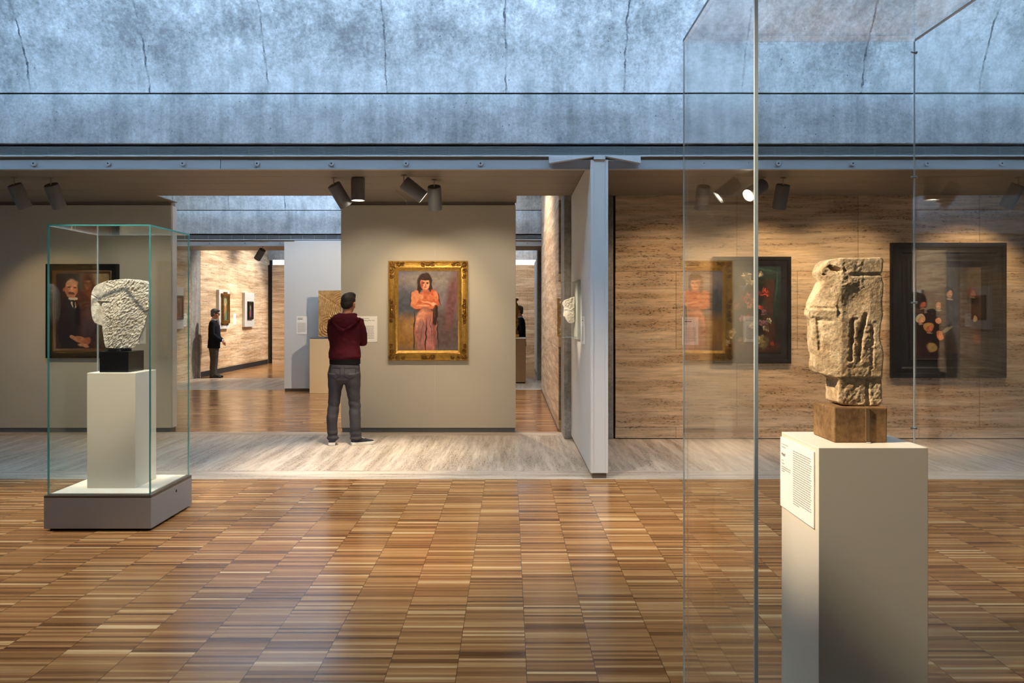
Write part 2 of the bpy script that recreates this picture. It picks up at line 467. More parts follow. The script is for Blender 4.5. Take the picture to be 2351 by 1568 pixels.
def glass_edge(name, c):
    m, nt, out = new_mat(name)
    n = noise_tex(nt, nd(nt, 'TexCoord').outputs['Object'], 9.0, 3.0)
    col = mix(nt, n, tuple(v * 0.85 for v in c), c)
    t = nd(nt, 'BsdfTransparent', {0: col}).outputs[0]
    tr = nd(nt, 'BsdfTranslucent', {0: col}).outputs[0]
    df = nd(nt, 'BsdfDiffuse', {0: col}).outputs[0]
    gl = nd(nt, 'BsdfGlossy', {0: (0.9, 0.95, 0.95), 1: 0.06}).outputs[0]
    a = nd(nt, 'MixShader', {0: 0.45, 1: t, 2: tr}).outputs[0]
    b = nd(nt, 'MixShader', {0: 0.45, 1: a, 2: df}).outputs[0]
    nt.links.new(nd(nt, 'MixShader', {0: 0.22, 1: b, 2: gl}).outputs[0], out.inputs[0])
    return m
M['edge_teal'] = glass_edge('glass_edge_teal', (0.16, 0.62, 0.62))
M['edge_pale'] = glass_edge('glass_edge_pale', (0.86, 0.93, 0.92))
M['plinth'] = plain('plinth_paint', lin((222, 214, 196)), 0.6, 0, 0.015, 3.0, bump=0.03, bscale=200)
M['deck'] = plain('deck_paint', lin((235, 228, 212)), 0.6, 0, 0.015, 3.0)
M['case_base'] = plain('case_base_paint', lin((150, 146, 142)), 0.55, 0, 0.03)
M['black'] = plain('black_stone', (0.006, 0.006, 0.007), 0.25, 0, 0.2)
M['paper'] = plain('label_card', lin((246, 243, 236)), 0.6, 0, 0.015)
M['ink'] = plain('label_ink', (0.05, 0.05, 0.05), 0.7)
M['ink_light'] = plain('label_fine_print', (0.36, 0.35, 0.33), 0.7)
M['lamp_body'] = plain('lamp_grey_metal', (0.20, 0.21, 0.23), 0.5, 0.2, 0.08)
M['lamp_cap'] = plain('lamp_cap_metal', (0.11, 0.105, 0.10), 0.6, 0.2, 0.08)
M['chrome'] = plain('chrome_metal', (0.6, 0.6, 0.62), 0.2, 1.0, 0.05)
M['bulb'] = emitter('lamp_glow', (1.0, 0.85, 0.6), 22.0)
M['daylight'] = emitter('daylight_gap', (0.85, 0.93, 1.0), 1.6)
M['gold'] = plain('gilded_wood', (0.50, 0.29, 0.06), 0.34, 0.75, 0.45, 22.0, bump=0.5, bscale=55)
M['gold_dark'] = plain('worn_gilding', (0.25, 0.12, 0.022), 0.33, 0.65, 0.7, 26.0, bump=0.5, bscale=60)
M['black_wood'] = plain('black_frame_wood', (0.009, 0.008, 0.008), 0.5, 0, 0.3, 12.0, spec=0.25)
M['brown_wood'] = plain('brown_frame_wood', (0.10, 0.045, 0.015), 0.38, 0, 0.4, 18.0)
M['oil'] = painted('oil_paint')
M['limestone'] = stone('weathered_limestone', lin((226, 202, 164)), lin((166, 134, 94)), 13.0, 0.8)
M['block'] = stone('block_stone', lin((150, 116, 76)), lin((108, 80, 50)), 9.0, 0.4)
M['white_stone'] = stone('white_stone', lin((232, 226, 214)), lin((190, 180, 164)), 16.0, 0.4)
M['marble'] = plain('ivory_marble', lin((236, 228, 212)), 0.45, 0, 0.06, 10.0)
M['relief'] = stone('ochre_relief_stone', lin((196, 158, 104)), lin((150, 110, 62)), 12.0, 0.5)
# ------------------------------------------------------------------ the room
XL, XR = -9.5, 9.5
def slab(name, x0, y0, z0, x1, y1, z1, m, **k):
    return struct(name, MB().box(x0, y0, z0, x1, y1, z1), m, **k)

# floors: oak bays between travertine strips
for (a, b_) in ((-1.2, 7.85), (10.97, 17.05), (20.15, 26.3)):
    slab('floor', XL, a, -0.12, XR, b_, 0, M['wood'])
for (a, b_) in ((7.85, 10.97), (17.05, 20.15)):
    slab('floor', XL, a + 0.43, -0.12, XR, b_ - 0.30, 0, M['trav_floor'])
    slab('trim_border', XL, a, -0.12, XR, a + 0.427, 0, M['trav_border'])
    slab('trim_border', XL, b_ - 0.297, -0.12, XR, b_, 0, M['trav_border'])

# walls
slab('wall_back', XL, -1.4, -0.12, XR, -1.2, 6.2, M['column'])
slab('wall_left', XL - 0.2, -1.2, -0.12, XL, 11.0, 6.2, M['beam'])
slab('wall_right', XR, -1.2, -0.12, XR + 0.2, 10.6, 6.2, M['beam'])
slab('wall_front_right', 1.325, 10.36, 0.012, XR, 10.56, 3.05, M['trav_x'])
slab('baseboard_front_right', 1.325, 10.375, 0, XR, 10.5, 0.012, M['dark'])
slab('wall_column_gap', 1.30, 10.42, 0, 1.325, 10.5, 3.05, M['dark'])
slab('wall_side_left', -7.85, 11.2, 0, -7.6, 19.70, 6.2, M['trav_y'])
slab('wall_side_left', -7.85, 20.34, 0, -7.6, 26.2, 6.2, M['trav_y'])
slab('baseboard_side_left', -7.6, 20.36, 0.0, -7.592, 26.0, 0.135, M['dark'])
slab('wall_side_right', 0.652, 11.0, 0, 0.90, 17.0, 6.2, M['trav_y'])
slab('baseboard_side_right', 0.646, 11.02, 0.0, 0.652, 17.0, 0.03, M['bronze'])
slab('wall_end_right', 3.0, 16.9, 0, 3.2, 26.2, 6.2, M['trav_y'])
slab('wall_far', -7.46, 26.0, 0, 3.0, 26.2, 3.10, M['trav_x'])
slab('wall_far_reveal', -7.6, 26.05, 0, -7.46, 26.2, 3.10, M['dark'])
slab('window_1', -7.46, 26.05, 3.10, 3.0, 26.2, 3.26, M['daylight'])
slab('trim_far_beam', -7.6, 26.0, 3.26, 3.0, 26.3, 3.70, M['beam'])

# concrete columns
def column(x0, y0, x1, y1):
    return struct('wall_column', MB().box(x0, y0, 0, x1, y1, 3.2), M['column'], bevel=0.008)
column(0.682, 10.36, 1.30, 10.998)
column(-8.2, 19.71, -7.6, 20.33)
column(0.66, 19.5, 1.27, 20.1)

# cycloid vaults
def vault(name, y0, y1, x0, x1):
    w = y1 - y0; r = w / (2 * math.pi); N = 72; ex = 0.12
    prof, outer = [], []
    for i in range(N + 1):
        t = 2 * math.pi * i / N
        prof.append((y0 + r * (t - math.sin(t)), 3.692 + r * (1 - math.cos(t))))
    vs = [(x, p[0], p[1]) for x in (x0, x1) for p in prof]
    fs = [(i, i + 1, N + 1 + i + 1, N + 1 + i) for i in range(N)]
    mb = MB().add(vs, fs)
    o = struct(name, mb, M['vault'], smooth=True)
    s = o.modifiers.new('shell', 'SOLIDIFY'); s.thickness = 0.12; s.offset = -1 if o.data.polygons[N // 2].normal.z < 0 else 1
    s.offset = -s.offset if False else s.offset
    return o
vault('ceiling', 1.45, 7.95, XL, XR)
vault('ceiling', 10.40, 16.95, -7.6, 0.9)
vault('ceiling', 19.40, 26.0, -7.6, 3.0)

# daylight reflectors below the apex of each vault (out of frame)
for (y0, y1, x0, x1, pw) in VAULTS:
    yc = (y0 + y1) / 2
    P = [(yc + s, 4.96 + 0.18 * (abs(s) / 0.75) ** 2) for s in [-0.75 + 1.5 * i / 16 for i in range(17)]]
    P2 = [(a, b_ - 0.02) for a, b_ in reversed(P)]
    mb = MB()
    n = len(P)
    vs = [(x, p[0], p[1]) for x in (x0 + 0.2, x1 - 0.2) for p in P + P2]
    fs = [(i, (i + 1) % (2 * n), 2 * n + (i + 1) % (2 * n), 2 * n + i) for i in range(2 * n)]
    struct('ceiling_reflector', mb.add(vs, fs), M['alu_light'], smooth='auto')

# channels between the vaults: fascia, grille, concrete edge beam, boarded soffit
def channel(yf, x0, x1, tabs=(), seams=(), knobs=(), depth=2.45):
    yb = yf + depth
    # edge beams and roof slab
    struct('trim_beam', MB().box(x0, yf, 3.205, x1, yf + 0.30, 3.678), M['beam'], bevel=0.006)
    struct('trim_beam', MB().box(x0, yb - 0.30, 3.07, x1, yb, 3.678), M['beam'])
    struct('trim_joint', MB().box(x0, yf + 0.02, 3.678, x1, yb - 0.02, 3.80), M['dark'])
    # linear grille in its dark recess
    g = struct('trim_grille', MB().box(x0, yf + 0.10, 3.08, x1, yf + 0.14, 3.205), M['dark'])
    s = MB()
    for k in range(8):
        z = 3.092 + k * 0.0118
        s.box(x0, yf + 0.018, z, x1, yf + 0.05, z + 0.0036)
    x = x0 + 0.2
    while x < x1:
        s.box(x, yf + 0.03, 3.09, x + 0.004, yf + 0.06, 3.18); x += 0.242
    s.build('grille_slats', M['alu'], parent=g)
    # lip and fascia
    struct('trim_lip', MB().box(x0, yf - 0.03, 3.074, x1, yf + 0.10, 3.088), M['alu_light'], bevel=0.002)
    struct('trim_shadow_gap', MB().box(x0, yf + 0.012, 3.045, x1, yf + 0.06, 3.074), M['soffit'])
    cuts = [x0] + sorted(seams) + [x1]
    for a, b_ in zip(cuts[:-1], cuts[1:]):
        mb = MB().box(a + 0.003, yf, 2.966, b_ - 0.003, yf + 0.05, 3.047)
        fo = struct('trim_fascia', mb, M['alu'], bevel=0.004)
        lb = MB().box(a + 0.003, yf - 0.012, 2.955, b_ - 0.003, yf + 0.05, 2.965).build('bottom_flange', M['alu'], parent=fo)
        for kx in knobs:
            if a < kx < b_:
                kb = MB().cyl((kx, yf + 0.001, 3.010), (kx, yf - 0.022, 3.010), 0.026, 0.026, 20)
                ko = kb.build('socket', M['alu'], parent=fo, bevel=0.003)
                MB().cyl((kx, yf - 0.020, 3.010), (kx, yf - 0.0235, 3.010), 0.008, 0.008, 14).build('socket_hole', M['dark'], parent=ko)
    # soffit boards
    mb = MB()
    ys = [yf + 0.05 + k * 0.4685 for k in range(6)]
    ys[-1] = yb
    for a, b_ in zip(ys[:-1], ys[1:]):
        mb.box(x0, a + 0.004, 3.05, x1, b_ - 0.004, 3.062)
    for (ta, tb) in tabs:
        mb.box(ta, yb + 0.002, 3.05, tb, yb + 0.66, 3.062)
    struct('ceiling_soffit', mb, M['soffit'], bevel=0.002)
    struct('ceiling_soffit_back', MB().box(x0, yf + 0.05, 3.062, x1, yb - 0.30, 3.075), M['soffit'])

kn = [(79 + 170.7 * k - CX) * 7.95 / F for k in range(-3, 17)]
kn = [k for k in kn if not 0.35 < k < 1.27] + [-8.0, -8.7]
channel(7.95, XL, XR, tabs=((-9.4, -4.44), (-2.22, 0.09)), seams=((506 - CX) * 7.95 / F,), knobs=kn)
kn2 = [(482 + 81.0 * k - CX) * 16.95 / F for k in range(-4, 10)]
channel(16.95, -7.6, 3.0, tabs=(), seams=(), knobs=kn2)
channel(-1.0, XL, XR, knobs=())

# ------------------------------------------------------------------ free-standing exhibition panels
def panel(name, label, x0, x1, y0, y1, zt, m, base=M['base_metal'], header=None, group=None, zb=0.058, edge_m=None):
    r = thing(name, label, 'display wall', ((x0 + x1) / 2, (y0 + y1) / 2, 0), group)
    MB().box(x0, y0, zb, x1, y1, zt).build('board', m, parent=r, bevel=0.003)
    MB().box(x0 + 0.012, y0 + 0.012, 0, x1 - 0.012, y1 - 0.012, zb - 0.001).build('base', base, parent=r)
    if header:
        MB().box(x0 + 0.01, y0 + 0.03, zt + 0.001, x1 - 0.01, y1 - 0.03, header).build('header', M['soffit'], parent=r)
    return r
pl = panel('exhibition_panel', 'grey display wall behind the glass vitrine, carrying the dark portrait', -7.55, -4.478, 10.95, 11.14, 3.005, M['panel'], header=3.048)
MB().box(-4.4775, 10.975, 0.06, -4.470, 11.115, 3.0).build('end_trim', M['alu_light'], parent=pl)
pm = panel('exhibition_panel', 'grey display wall in the middle, carrying the painting in the ornate gold frame', -2.231, 0.081, 10.95, 11.14, 3.005, M['panel'], header=3.048)
MB().box(-0.99, 10.9493, 0.06, -0.987, 10.9503, 3.0).build('seam', M['panel_white'], parent=pm)
pv = panel('exhibition_panel', 'pale display wall in the second gallery, behind the carved ochre stone relief', -4.55, -1.2, 16.70, 16.86, 3.02, M['panel_white'], base=M['bronze'])
MB().box(-4.35, 16.72, 3.021, -1.3, 16.84, 3.046).build('top_rail', M['alu_light'], parent=pv)
panel('exhibition_panel', 'thin white display wall seen edge-on at the far end of the right-hand gap', 0.70, 0.78, 20.6, 23.4, 3.0, M['panel_white'])

# the fin wall standing end-on to the camera
fr = thing('partition_wall', 'tall white partition seen end-on beside the concrete column, with a steel bracket at its top', 'display wall', (0.855, 9.0, 0))
MB().box(0.77, 7.90, 0.052, 0.782, 10.34, 3.035).build('side_skin', M['panel_white'], parent=fr)
MB().box(0.928, 7.90, 0.052, 0.94, 10.34, 3.035).build('side_skin', M['panel_white'], parent=fr)
MB().box(0.784, 7.88, 0.052, 0.926, 10.33, 3.035).build('core', M['panel_white'], parent=fr)
MB().box(0.772, 7.872, 0.052, 0.799, 7.899, 3.035).build('end_strip', M['panel_white'], parent=fr, bevel=0.002)
MB().box(0.911, 7.872, 0.052, 0.938, 7.899, 3.035).build('end_strip', M['panel_white'], parent=fr, bevel=0.002)
MB().box(0.79, 7.89, 0, 0.922, 10.30, 0.051).build('base', M['bronze'], parent=fr)
MB().box(0.80, 7.86, 3.036, 0.91, 7.91, 3.073).build('top_clip', M['alu_light'], parent=fr)
for sx in (-1, 1):
    if sx < 0: poly = [(0.374, 2.998), (0.374, 3.073), (0.797, 3.073), (0.797, 3.062)]
    else: poly = [(1.243, 2.998), (1.243, 3.073), (0.913, 3.073), (0.913, 3.062)]
    MB().prism(poly, 'y', 7.845, 7.915).build('bracket', M['alu_light'], parent=fr)

# ------------------------------------------------------------------ spotlights under the channels
def fixture(mx, my, aim, label, stem=0.075, L=0.265, R=0.075, lit=30, cone=34, color=WARM, tilt_glow=False, zc=3.05, group='spotlights hung under the ceiling'):
    r = thing('ceiling_spotlight', label, 'spotlight', (mx, my, zc), group)
    a = Vector(aim).normalized()
    m0 = Vector((mx, my, zc))
    top = m0 - Vector((0, 0, stem))
    if stem > 0.02:
        MB().cyl(m0, m0 - Vector((0, 0, 0.006)), 0.028, 0.028, 18).build('ceiling_plate', M['lamp_body'], parent=r)
        MB().cyl(m0 - Vector((0, 0, 0.004)), top - Vector((0, 0, 0.01)), 0.007, 0.007, 10).build('stem', M['chrome'], parent=r)
        MB().ell(top + a * 0.012, (0.013, 0.013, 0.013)).build('swivel', M['lamp_cap'], parent=r, smooth=True)
    b0, b1 = top + a * 0.004, top + a * L
    h = Vector((1, 0, 0)) if abs(a.x) < 0.9 else Vector((0, 1, 0))
    # hollow can: outer wall, rim, inner wall
    mb = MB()
    R_ = []
    for (q, rr) in ((b0, R * 0.96), (b0 + a * 0.006, R), (b1, R), (b1, R * 0.93), (b1 - a * 0.05, R * 0.9)):
        hh = (h - a * h.dot(a)).normalized(); g = a.cross(hh)
        R_.append([q + hh * (rr * math.cos(t)) + g * (rr * math.sin(t)) for t in [2 * math.pi * k / 32 for k in range(32)]])
    mb.rings(R_)
    can = mb.build('lamp_can', M['lamp_body'], parent=r, smooth='auto')
    MB().cyl(b0 - a * 0.0035, b0 + a * 0.001, R * 0.93, R * 0.93, 32).build('end_cap', M['lamp_cap'], parent=r)
    MB().cyl(b1 - a * 0.046, b1 - a * 0.012, R * 0.72, R * 0.86, 28).build('lens', M['bulb'], parent=r)
    l = spot_light(tuple(b1 + a * 0.02), tuple(b1 + a * 2.0), lit, cone, 0.7, color, 0.03)
    return r
def mnt(px, py=408):
    d = (3.05 - EYE) * F / (CY - py)
    return (px - CX) * d / F, d
for px, aim, lab, kw in (
    (33, (0.20, 0.42, -0.86), 'grey cylindrical spotlight, leftmost one in the picture', {}),
    (117, (0.09, 0.46, -0.86), 'grey cylindrical spotlight above the glass vitrine, second from the left', {}),
    (766, (0.42, 0.40, -0.78), 'grey spotlight over the standing man, tilted to the right away from the camera', {'lit': 34}),
    (822, (0.0, 0.0, -1.0), 'grey downlight can fixed straight to the ceiling, pointing at the floor', {'stem': 0.004, 'lit': 420, 'cone': 62, 'color': NEUT, 'L': 0.245}),
    (927, (0.74, 0.12, -0.58), 'grey spotlight strongly tilted to the right above the gold frame', {'lit': 260, 'cone': 19, 'color': NEUT}),
    (997, (0.0, 0.46, -0.87), 'grey spotlight showing its round back cap above the gold frame', {'lit': 30}),
    (1752, (-0.72, -0.42, -0.50), 'grey spotlight with its glowing lens turned to the camera', {'lit': 60, 'cone': 40}),
    (1798, (-0.06, 0.34, -0.93), 'grey spotlight above the dark flower still life', {'lit': 46, 'cone': 60}),
    (2338, (-0.30, 0.36, -0.87), 'grey spotlight at the right edge of the picture', {'lit': 46, 'cone': 60}),
):
    mx, my = mnt(px, {927: 402, 997: 412.5}.get(px, 408))
    fixture(mx, my, aim, lab, **kw)
fixture((603 - CX) * 18.2 / F, 18.2, (-0.55, 0.30, -0.75), 'small dark spotlight of the gallery beyond, left of the pale display wall', lit=30, L=0.26)

# thin cable hooks on the ceiling
tag(MB().limb([(-1.366, 9.95, 3.045, 0.004), (-1.355, 10.2, 3.03, 0.004), (-1.30, 10.45, 2.99, 0.004), (-1.298, 10.46, 2.95, 0.004)], n=8).build('hanging_hook', M['chrome'], origin=(-1.33, 10.2, 3.05)),
    'thin bent metal hook hanging from the ceiling above the gold frame', 'hook')
# ------------------------------------------------------------------ glass vitrine with the rough stone (left)
VX0, VX1, VY0, VY1 = -3.362, -2.586, 5.97, 6.735
vit = thing('glass_vitrine', 'tall glass vitrine on a low grey base at the left, holding the rough white stone', 'display case', ((VX0 + VX1) / 2, (VY0 + VY1) / 2, 0))
MB().box(VX0, VY0, 0.018, VX1, VY1, 0.238).build('base_box', M['case_base'], parent=vit, bevel=0.003)
MB().box(VX0 + 0.001, VY0 + 0.001, 0.2385, VX1 - 0.001, VY1 - 0.001, 0.258).build('base_trim', M['bronze'], parent=vit, bevel=0.002)
MB().box(VX0 + 0.035, VY0 + 0.035, 0.2585, VX1 - 0.035, VY1 - 0.035, 0.266).build('deck', M['deck'], parent=vit)
MB().box(VX0 + 0.04, VY0 + 0.04, 0.008, VX1 - 0.04, VY1 - 0.04, 0.0175).build('underside', M['dark'], parent=vit)
for (fx, fy) in ((VX0 + 0.06, VY0 + 0.05), (VX1 - 0.06, VY0 + 0.05), (VX0 + 0.06, VY1 - 0.05), (VX1 - 0.06, VY1 - 0.05)):
    MB().cyl((fx, fy, 0), (fx, fy, 0.0175), 0.035, 0.035, 18).build('foot', M['black_wood'], parent=vit)
MB().cyl((VX1 - 0.0005, 6.42, 0.195), (VX1 + 0.002, 6.42, 0.195), 0.011, 0.011, 18).build('lock', M['dark'], parent=vit)
g0, g1, h0, h1, ZB, ZT, T = VX0 + 0.018, VX1 - 0.012, VY0 + 0.018, VY1 - 0.018, 0.2586, 2.215, 0.010
e = 0.0012
MB().box(g0 + T, h0, ZB, g1 - T, h0 + T, ZT - T).build('front_pane', M['glass'], parent=vit)
MB().box(g0 + T, h1 - T, ZB, g1 - T, h1, ZT - T).build('back_pane', M['glass'], parent=vit)
MB().box(g0, h0 + T, ZB, g0 + T, h1 - T, ZT - T).build('side_pane', M['glass'], parent=vit)
MB().box(g1 - T, h0 + T, ZB, g1, h1 - T, ZT - T).build('side_pane', M['glass'], parent=vit)
MB().box(g0 + T, h0 + T, ZT - T, g1 - T, h1 - T, ZT).build('top_pane', M['glass'], parent=vit)
for (ax, ay) in ((g0, h0), (g1 - T, h0), (g0, h1 - T), (g1 - T, h1 - T)):
    MB().box(ax, ay, ZB, ax + T, ay + T, ZT - T).build('glass_edge', M['edge_teal'] if ay == h0 or ax != g0 else M['edge_pale'], parent=vit)
MB().box(g0, h0, ZT - T, g1, h0 + T, ZT).build('top_edge', M['edge_teal'], parent=vit)
MB().box(g0, h1 - T, ZT - T, g1, h1, ZT).build('top_edge', M['edge_pale'], parent=vit)
MB().box(g0, h0 + T, ZT - T, g0 + T, h1 - T, ZT).build('top_edge', M['edge_pale'], parent=vit)
MB().box(g1 - T, h0 + T, ZT - T, g1, h1 - T, ZT).build('top_edge', M['edge_teal'], parent=vit)

tag(MB().box(-3.156, 6.18, 0.2665, -2.795, 6.545, 1.127).build('plinth', M['plinth'], origin=(-2.975, 6.36, 0.2665), bevel=0.002),
    'cream square plinth inside the glass vitrine, under the black block', 'plinth')
blk = thing('sculpture_mount', 'black block with a small metal mount, under the rough white stone in the vitrine', 'mount', (-2.98, 6.36, 1.1275))
MB().box(-3.085, 6.225, 1.1275, -2.868, 6.49, 1.283).build('block', M['black'], parent=blk, bevel=0.002)
MB().cyl((-2.99, 6.33, 1.2835), (-2.99, 6.33, 1.303), 0.092, 0.092, 24).build('mount_plate', M['black'], parent=blk)
for dx in (-0.05, 0.04):
    MB().box(-3.0 + dx, 6.236, 1.287, -2.975 + dx, 6.245, 1.300).build('mount_clip', M['chrome'], parent=blk)

# ---- sculpture helper: silhouette slab -> voxel solid -> carved by a displacement function
def carve(outline, y0, y1, voxel, fn, smooth=3):
    mb = MB().prism(outline, 'y', y0, y1)
    s = fuse(mb, voxel, smooth)
    v = np.array(s.v)
    s.v = [tuple(fn(Vector(p))) for p in v]
    return s
def fbm(p, f, o=4):
    return noise.fractal(Vector(p) * f, 1.0, 2.0, o)

# rough stone: smooth oval bulge on the left, chiselled block on the right
def zl(u, v): return at(190 + u * 0.1594, 620 + v * 0.1594, 6.36)
OUT = [(u, v) for u, v in ((172, 352), (230, 268), (300, 225), (440, 182), (600, 166), (740, 158), (820, 172), (900, 182), (940, 215), (965, 300), (962, 480), (955, 640),
        (930, 690), (915, 760), (900, 820), (860, 900), (820, 1000), (815, 1090), (740, 1138), (560, 1146), (390, 1135), (375, 1090), (358, 960), (345, 850), (330, 825), (280, 806), (230, 780), (196, 730), (175, 660), (160, 560), (160, 450))]
def rough(p):
    q = p.copy()
    u = ((p.x * F / 6.36 + CX) - 190) / 0.1594; v = ((EYE - p.z) * F / 6.36 + CY - 620) / 0.1594
    d = p.y - 6.36; sgn = -1 if d < 0 else 1
    # plan shape: bulge at the left, ridge in the middle, receding right flank
    ridge = 740 - (v - 158) * 0.22
    if u < 340: k = 0.30 + 0.50 * math.sqrt(max(0.0, 1 - ((340 - u) / 190.0) ** 2))
    elif u < ridge: k = 0.85 + 0.35 * (u - 340) / max(1, ridge - 340)
    else: k = 1.2 - 1.0 * (u - ridge) / 260.0
    k = max(0.18, k)
    if v > 700: k *= 1 - 0.25 * (v - 700) / 440
    q.y = 6.36 + d * k
    # tool marks run diagonally
    if u > 330:
        w = min(1.0, (u - 330) / 120)
        a = Vector((p.x * 0.55 + p.z * 0.83, p.y, p.x * 0.83 - p.z * 0.55))
        ch = noise.noise(Vector((a.z * 150, a.y * 90, a.x * 50))) * 0.006 + noise.noise(Vector((a.z * 340, a.y * 200, a.x * 130))) * 0.0040
        q.y += sgn * ch * w * 1.4; q.x += ch * 0.5 * w; q.z += ch * 0.3
    else:
        q.y += sgn * fbm(p, 30) * 0.002
    # undercut line between the oval and the neck
    if 300 < u < 350 and v > 480: q.y -= sgn * 0.02
    if 280 < u < 470 and abs(v - 490 - (470 - u) * 0.02) < 16: q.y -= sgn * 0.008
    if v < 480 and abs(v - (380 + (u - 170) * 0.5)) < 9 and u < 280: q.y -= sgn * 0.006
    return q
st = carve([(zl(u, v).x, zl(u, v).z) for u, v in OUT], 6.265, 6.455, 0.0032, rough, 2)
zmin = min(p[2] for p in st.v); st.v = [(a, b_, c - zmin + 1.3035) for a, b_, c in st.v]
tag(st.build('stone_sculpture', M['white_stone'], origin=(-2.98, 6.36, 1.3035), smooth=True),
    'rough-hewn white stone sculpture on the black block in the vitrine', 'sculpture')

# ------------------------------------------------------------------ the near acrylic case with the limestone head (right)
RX0, RX1, RY0, RY1, RZ = 0.612, 1.43, 2.055, 2.93, 2.54
case = thing('glass_case', 'large clear glass case in the right foreground around the carved limestone head', 'display case', ((RX0 + RX1) / 2, (RY0 + RY1) / 2, 0))
MB().box(RX0 - 0.02, RY0 - 0.02, 0.012, RX1 + 0.02, RY1 + 0.02, 0.215).build('base_box', M['case_base'], parent=case, bevel=0.003)
MB().box(RX0 + 0.03, RY0 + 0.03, 0, RX1 - 0.03, RY1 - 0.03, 0.0118).build('foot', M['dark'], parent=case)
MB().box(RX0 + 0.02, RY0 + 0.02, 0.2152, RX1 - 0.02, RY1 - 0.02, 0.222).build('deck', M['deck'], parent=case)
T = 0.009; zb = 0.2155
MB().box(RX0 + T, RY0, zb, RX1 - T, RY0 + T, RZ - T).build('front_pane', M['acrylic'], parent=case)
MB().box(RX0 + T, RY1 - T, zb, RX1 - T, RY1, RZ - T).build('back_pane', M['acrylic'], parent=case)
MB().box(RX0, RY0 + T, zb, RX0 + T, RY1 - T, RZ - T).build('side_pane', M['acrylic'], parent=case)
MB().box(RX1 - T, RY0 + T, zb, RX1, RY1 - T, RZ - T).build('side_pane', M['acrylic'], parent=case)
MB().box(RX0, RY0, RZ - T + 0.0004, RX1, RY1, RZ).build('top_pane', M['acrylic'], parent=case)
MB().box(RX0, RY0, zb, RX0 + T - 0.0005, RY0 + T - 0.0005, RZ - T).build('glass_edge', M['edge_pale'], parent=case)
for (ax, ay, w) in ((RX0, RY1 - 0.006, 0.0055), (RX1 - 0.005, RY1 - 0.006, 0.0045), (RX1 - 0.006, RY0, 0.0055)):
    MB().box(ax, ay, zb, ax + w, ay + w, RZ - T).build('glass_edge', M['edge_pale'], parent=case)
MB().box(RX0 - 0.0008, RY0, RZ - T, RX0, RY1, RZ + 0.0003).build('top_edge', M['base_metal'], parent=case)
MB().box(RX1, RY0, RZ - T, RX1 + 0.0008, RY1, RZ + 0.0003).build('top_edge', M['base_metal'], parent=case)
for py in (123, 408, 695, 982):
    z = at(0, py, 2.93).z
    MB().limb([(RX1 - 0.019, RY1 - 0.016, z, 0.0032), (RX1 + 0.002, RY1 - 0.003, z, 0.0032), (RX1 + 0.008, RY1 + 0.004, z, 0.0025)], n=10).build('corner_clip', M['chrome'], parent=case)
    MB().cyl((RX1 + 0.0005, RY1 - 0.01, z), (RX1 + 0.0035, RY1 - 0.01, z), 0.005, 0.005, 12).build('clip_screw', M['chrome'], parent=case)

PX0, PX1, PY0, PY1, PZ = 0.867, 1.1745, 2.322, 2.638, 1.1935
tag(MB().box(PX0, PY0, 0.2225, PX1, PY1, PZ).build('plinth', M['plinth'], origin=((PX0 + PX1) / 2, (PY0 + PY1) / 2, 0.2225), bevel=0.0015),
    'tall beige plinth in the right foreground under the limestone head', 'plinth')
sb = thing('stone_block', 'brown square stone block with a metal strap, under the limestone head', 'base block', (1.024, 2.495, PZ))
MB().box(0.946, 2.412, PZ + 0.0004, 1.1015, 2.578, 1.2965).build('block', M['block'], parent=sb, bevel=0.004)
MB().box(1.037, 2.4075, PZ + 0.004, 1.0475, 2.4118, 1.294).build('strap', plain('brown_strap', lin((112, 88, 60)), 0.6, 0, 0.1), parent=sb)
MB().cyl((1.043, 2.406, PZ + 0.0004), (1.043, 2.406, PZ + 0.004), 0.0075, 0.0075, 16).build('strap_foot', M['chrome'], parent=sb)

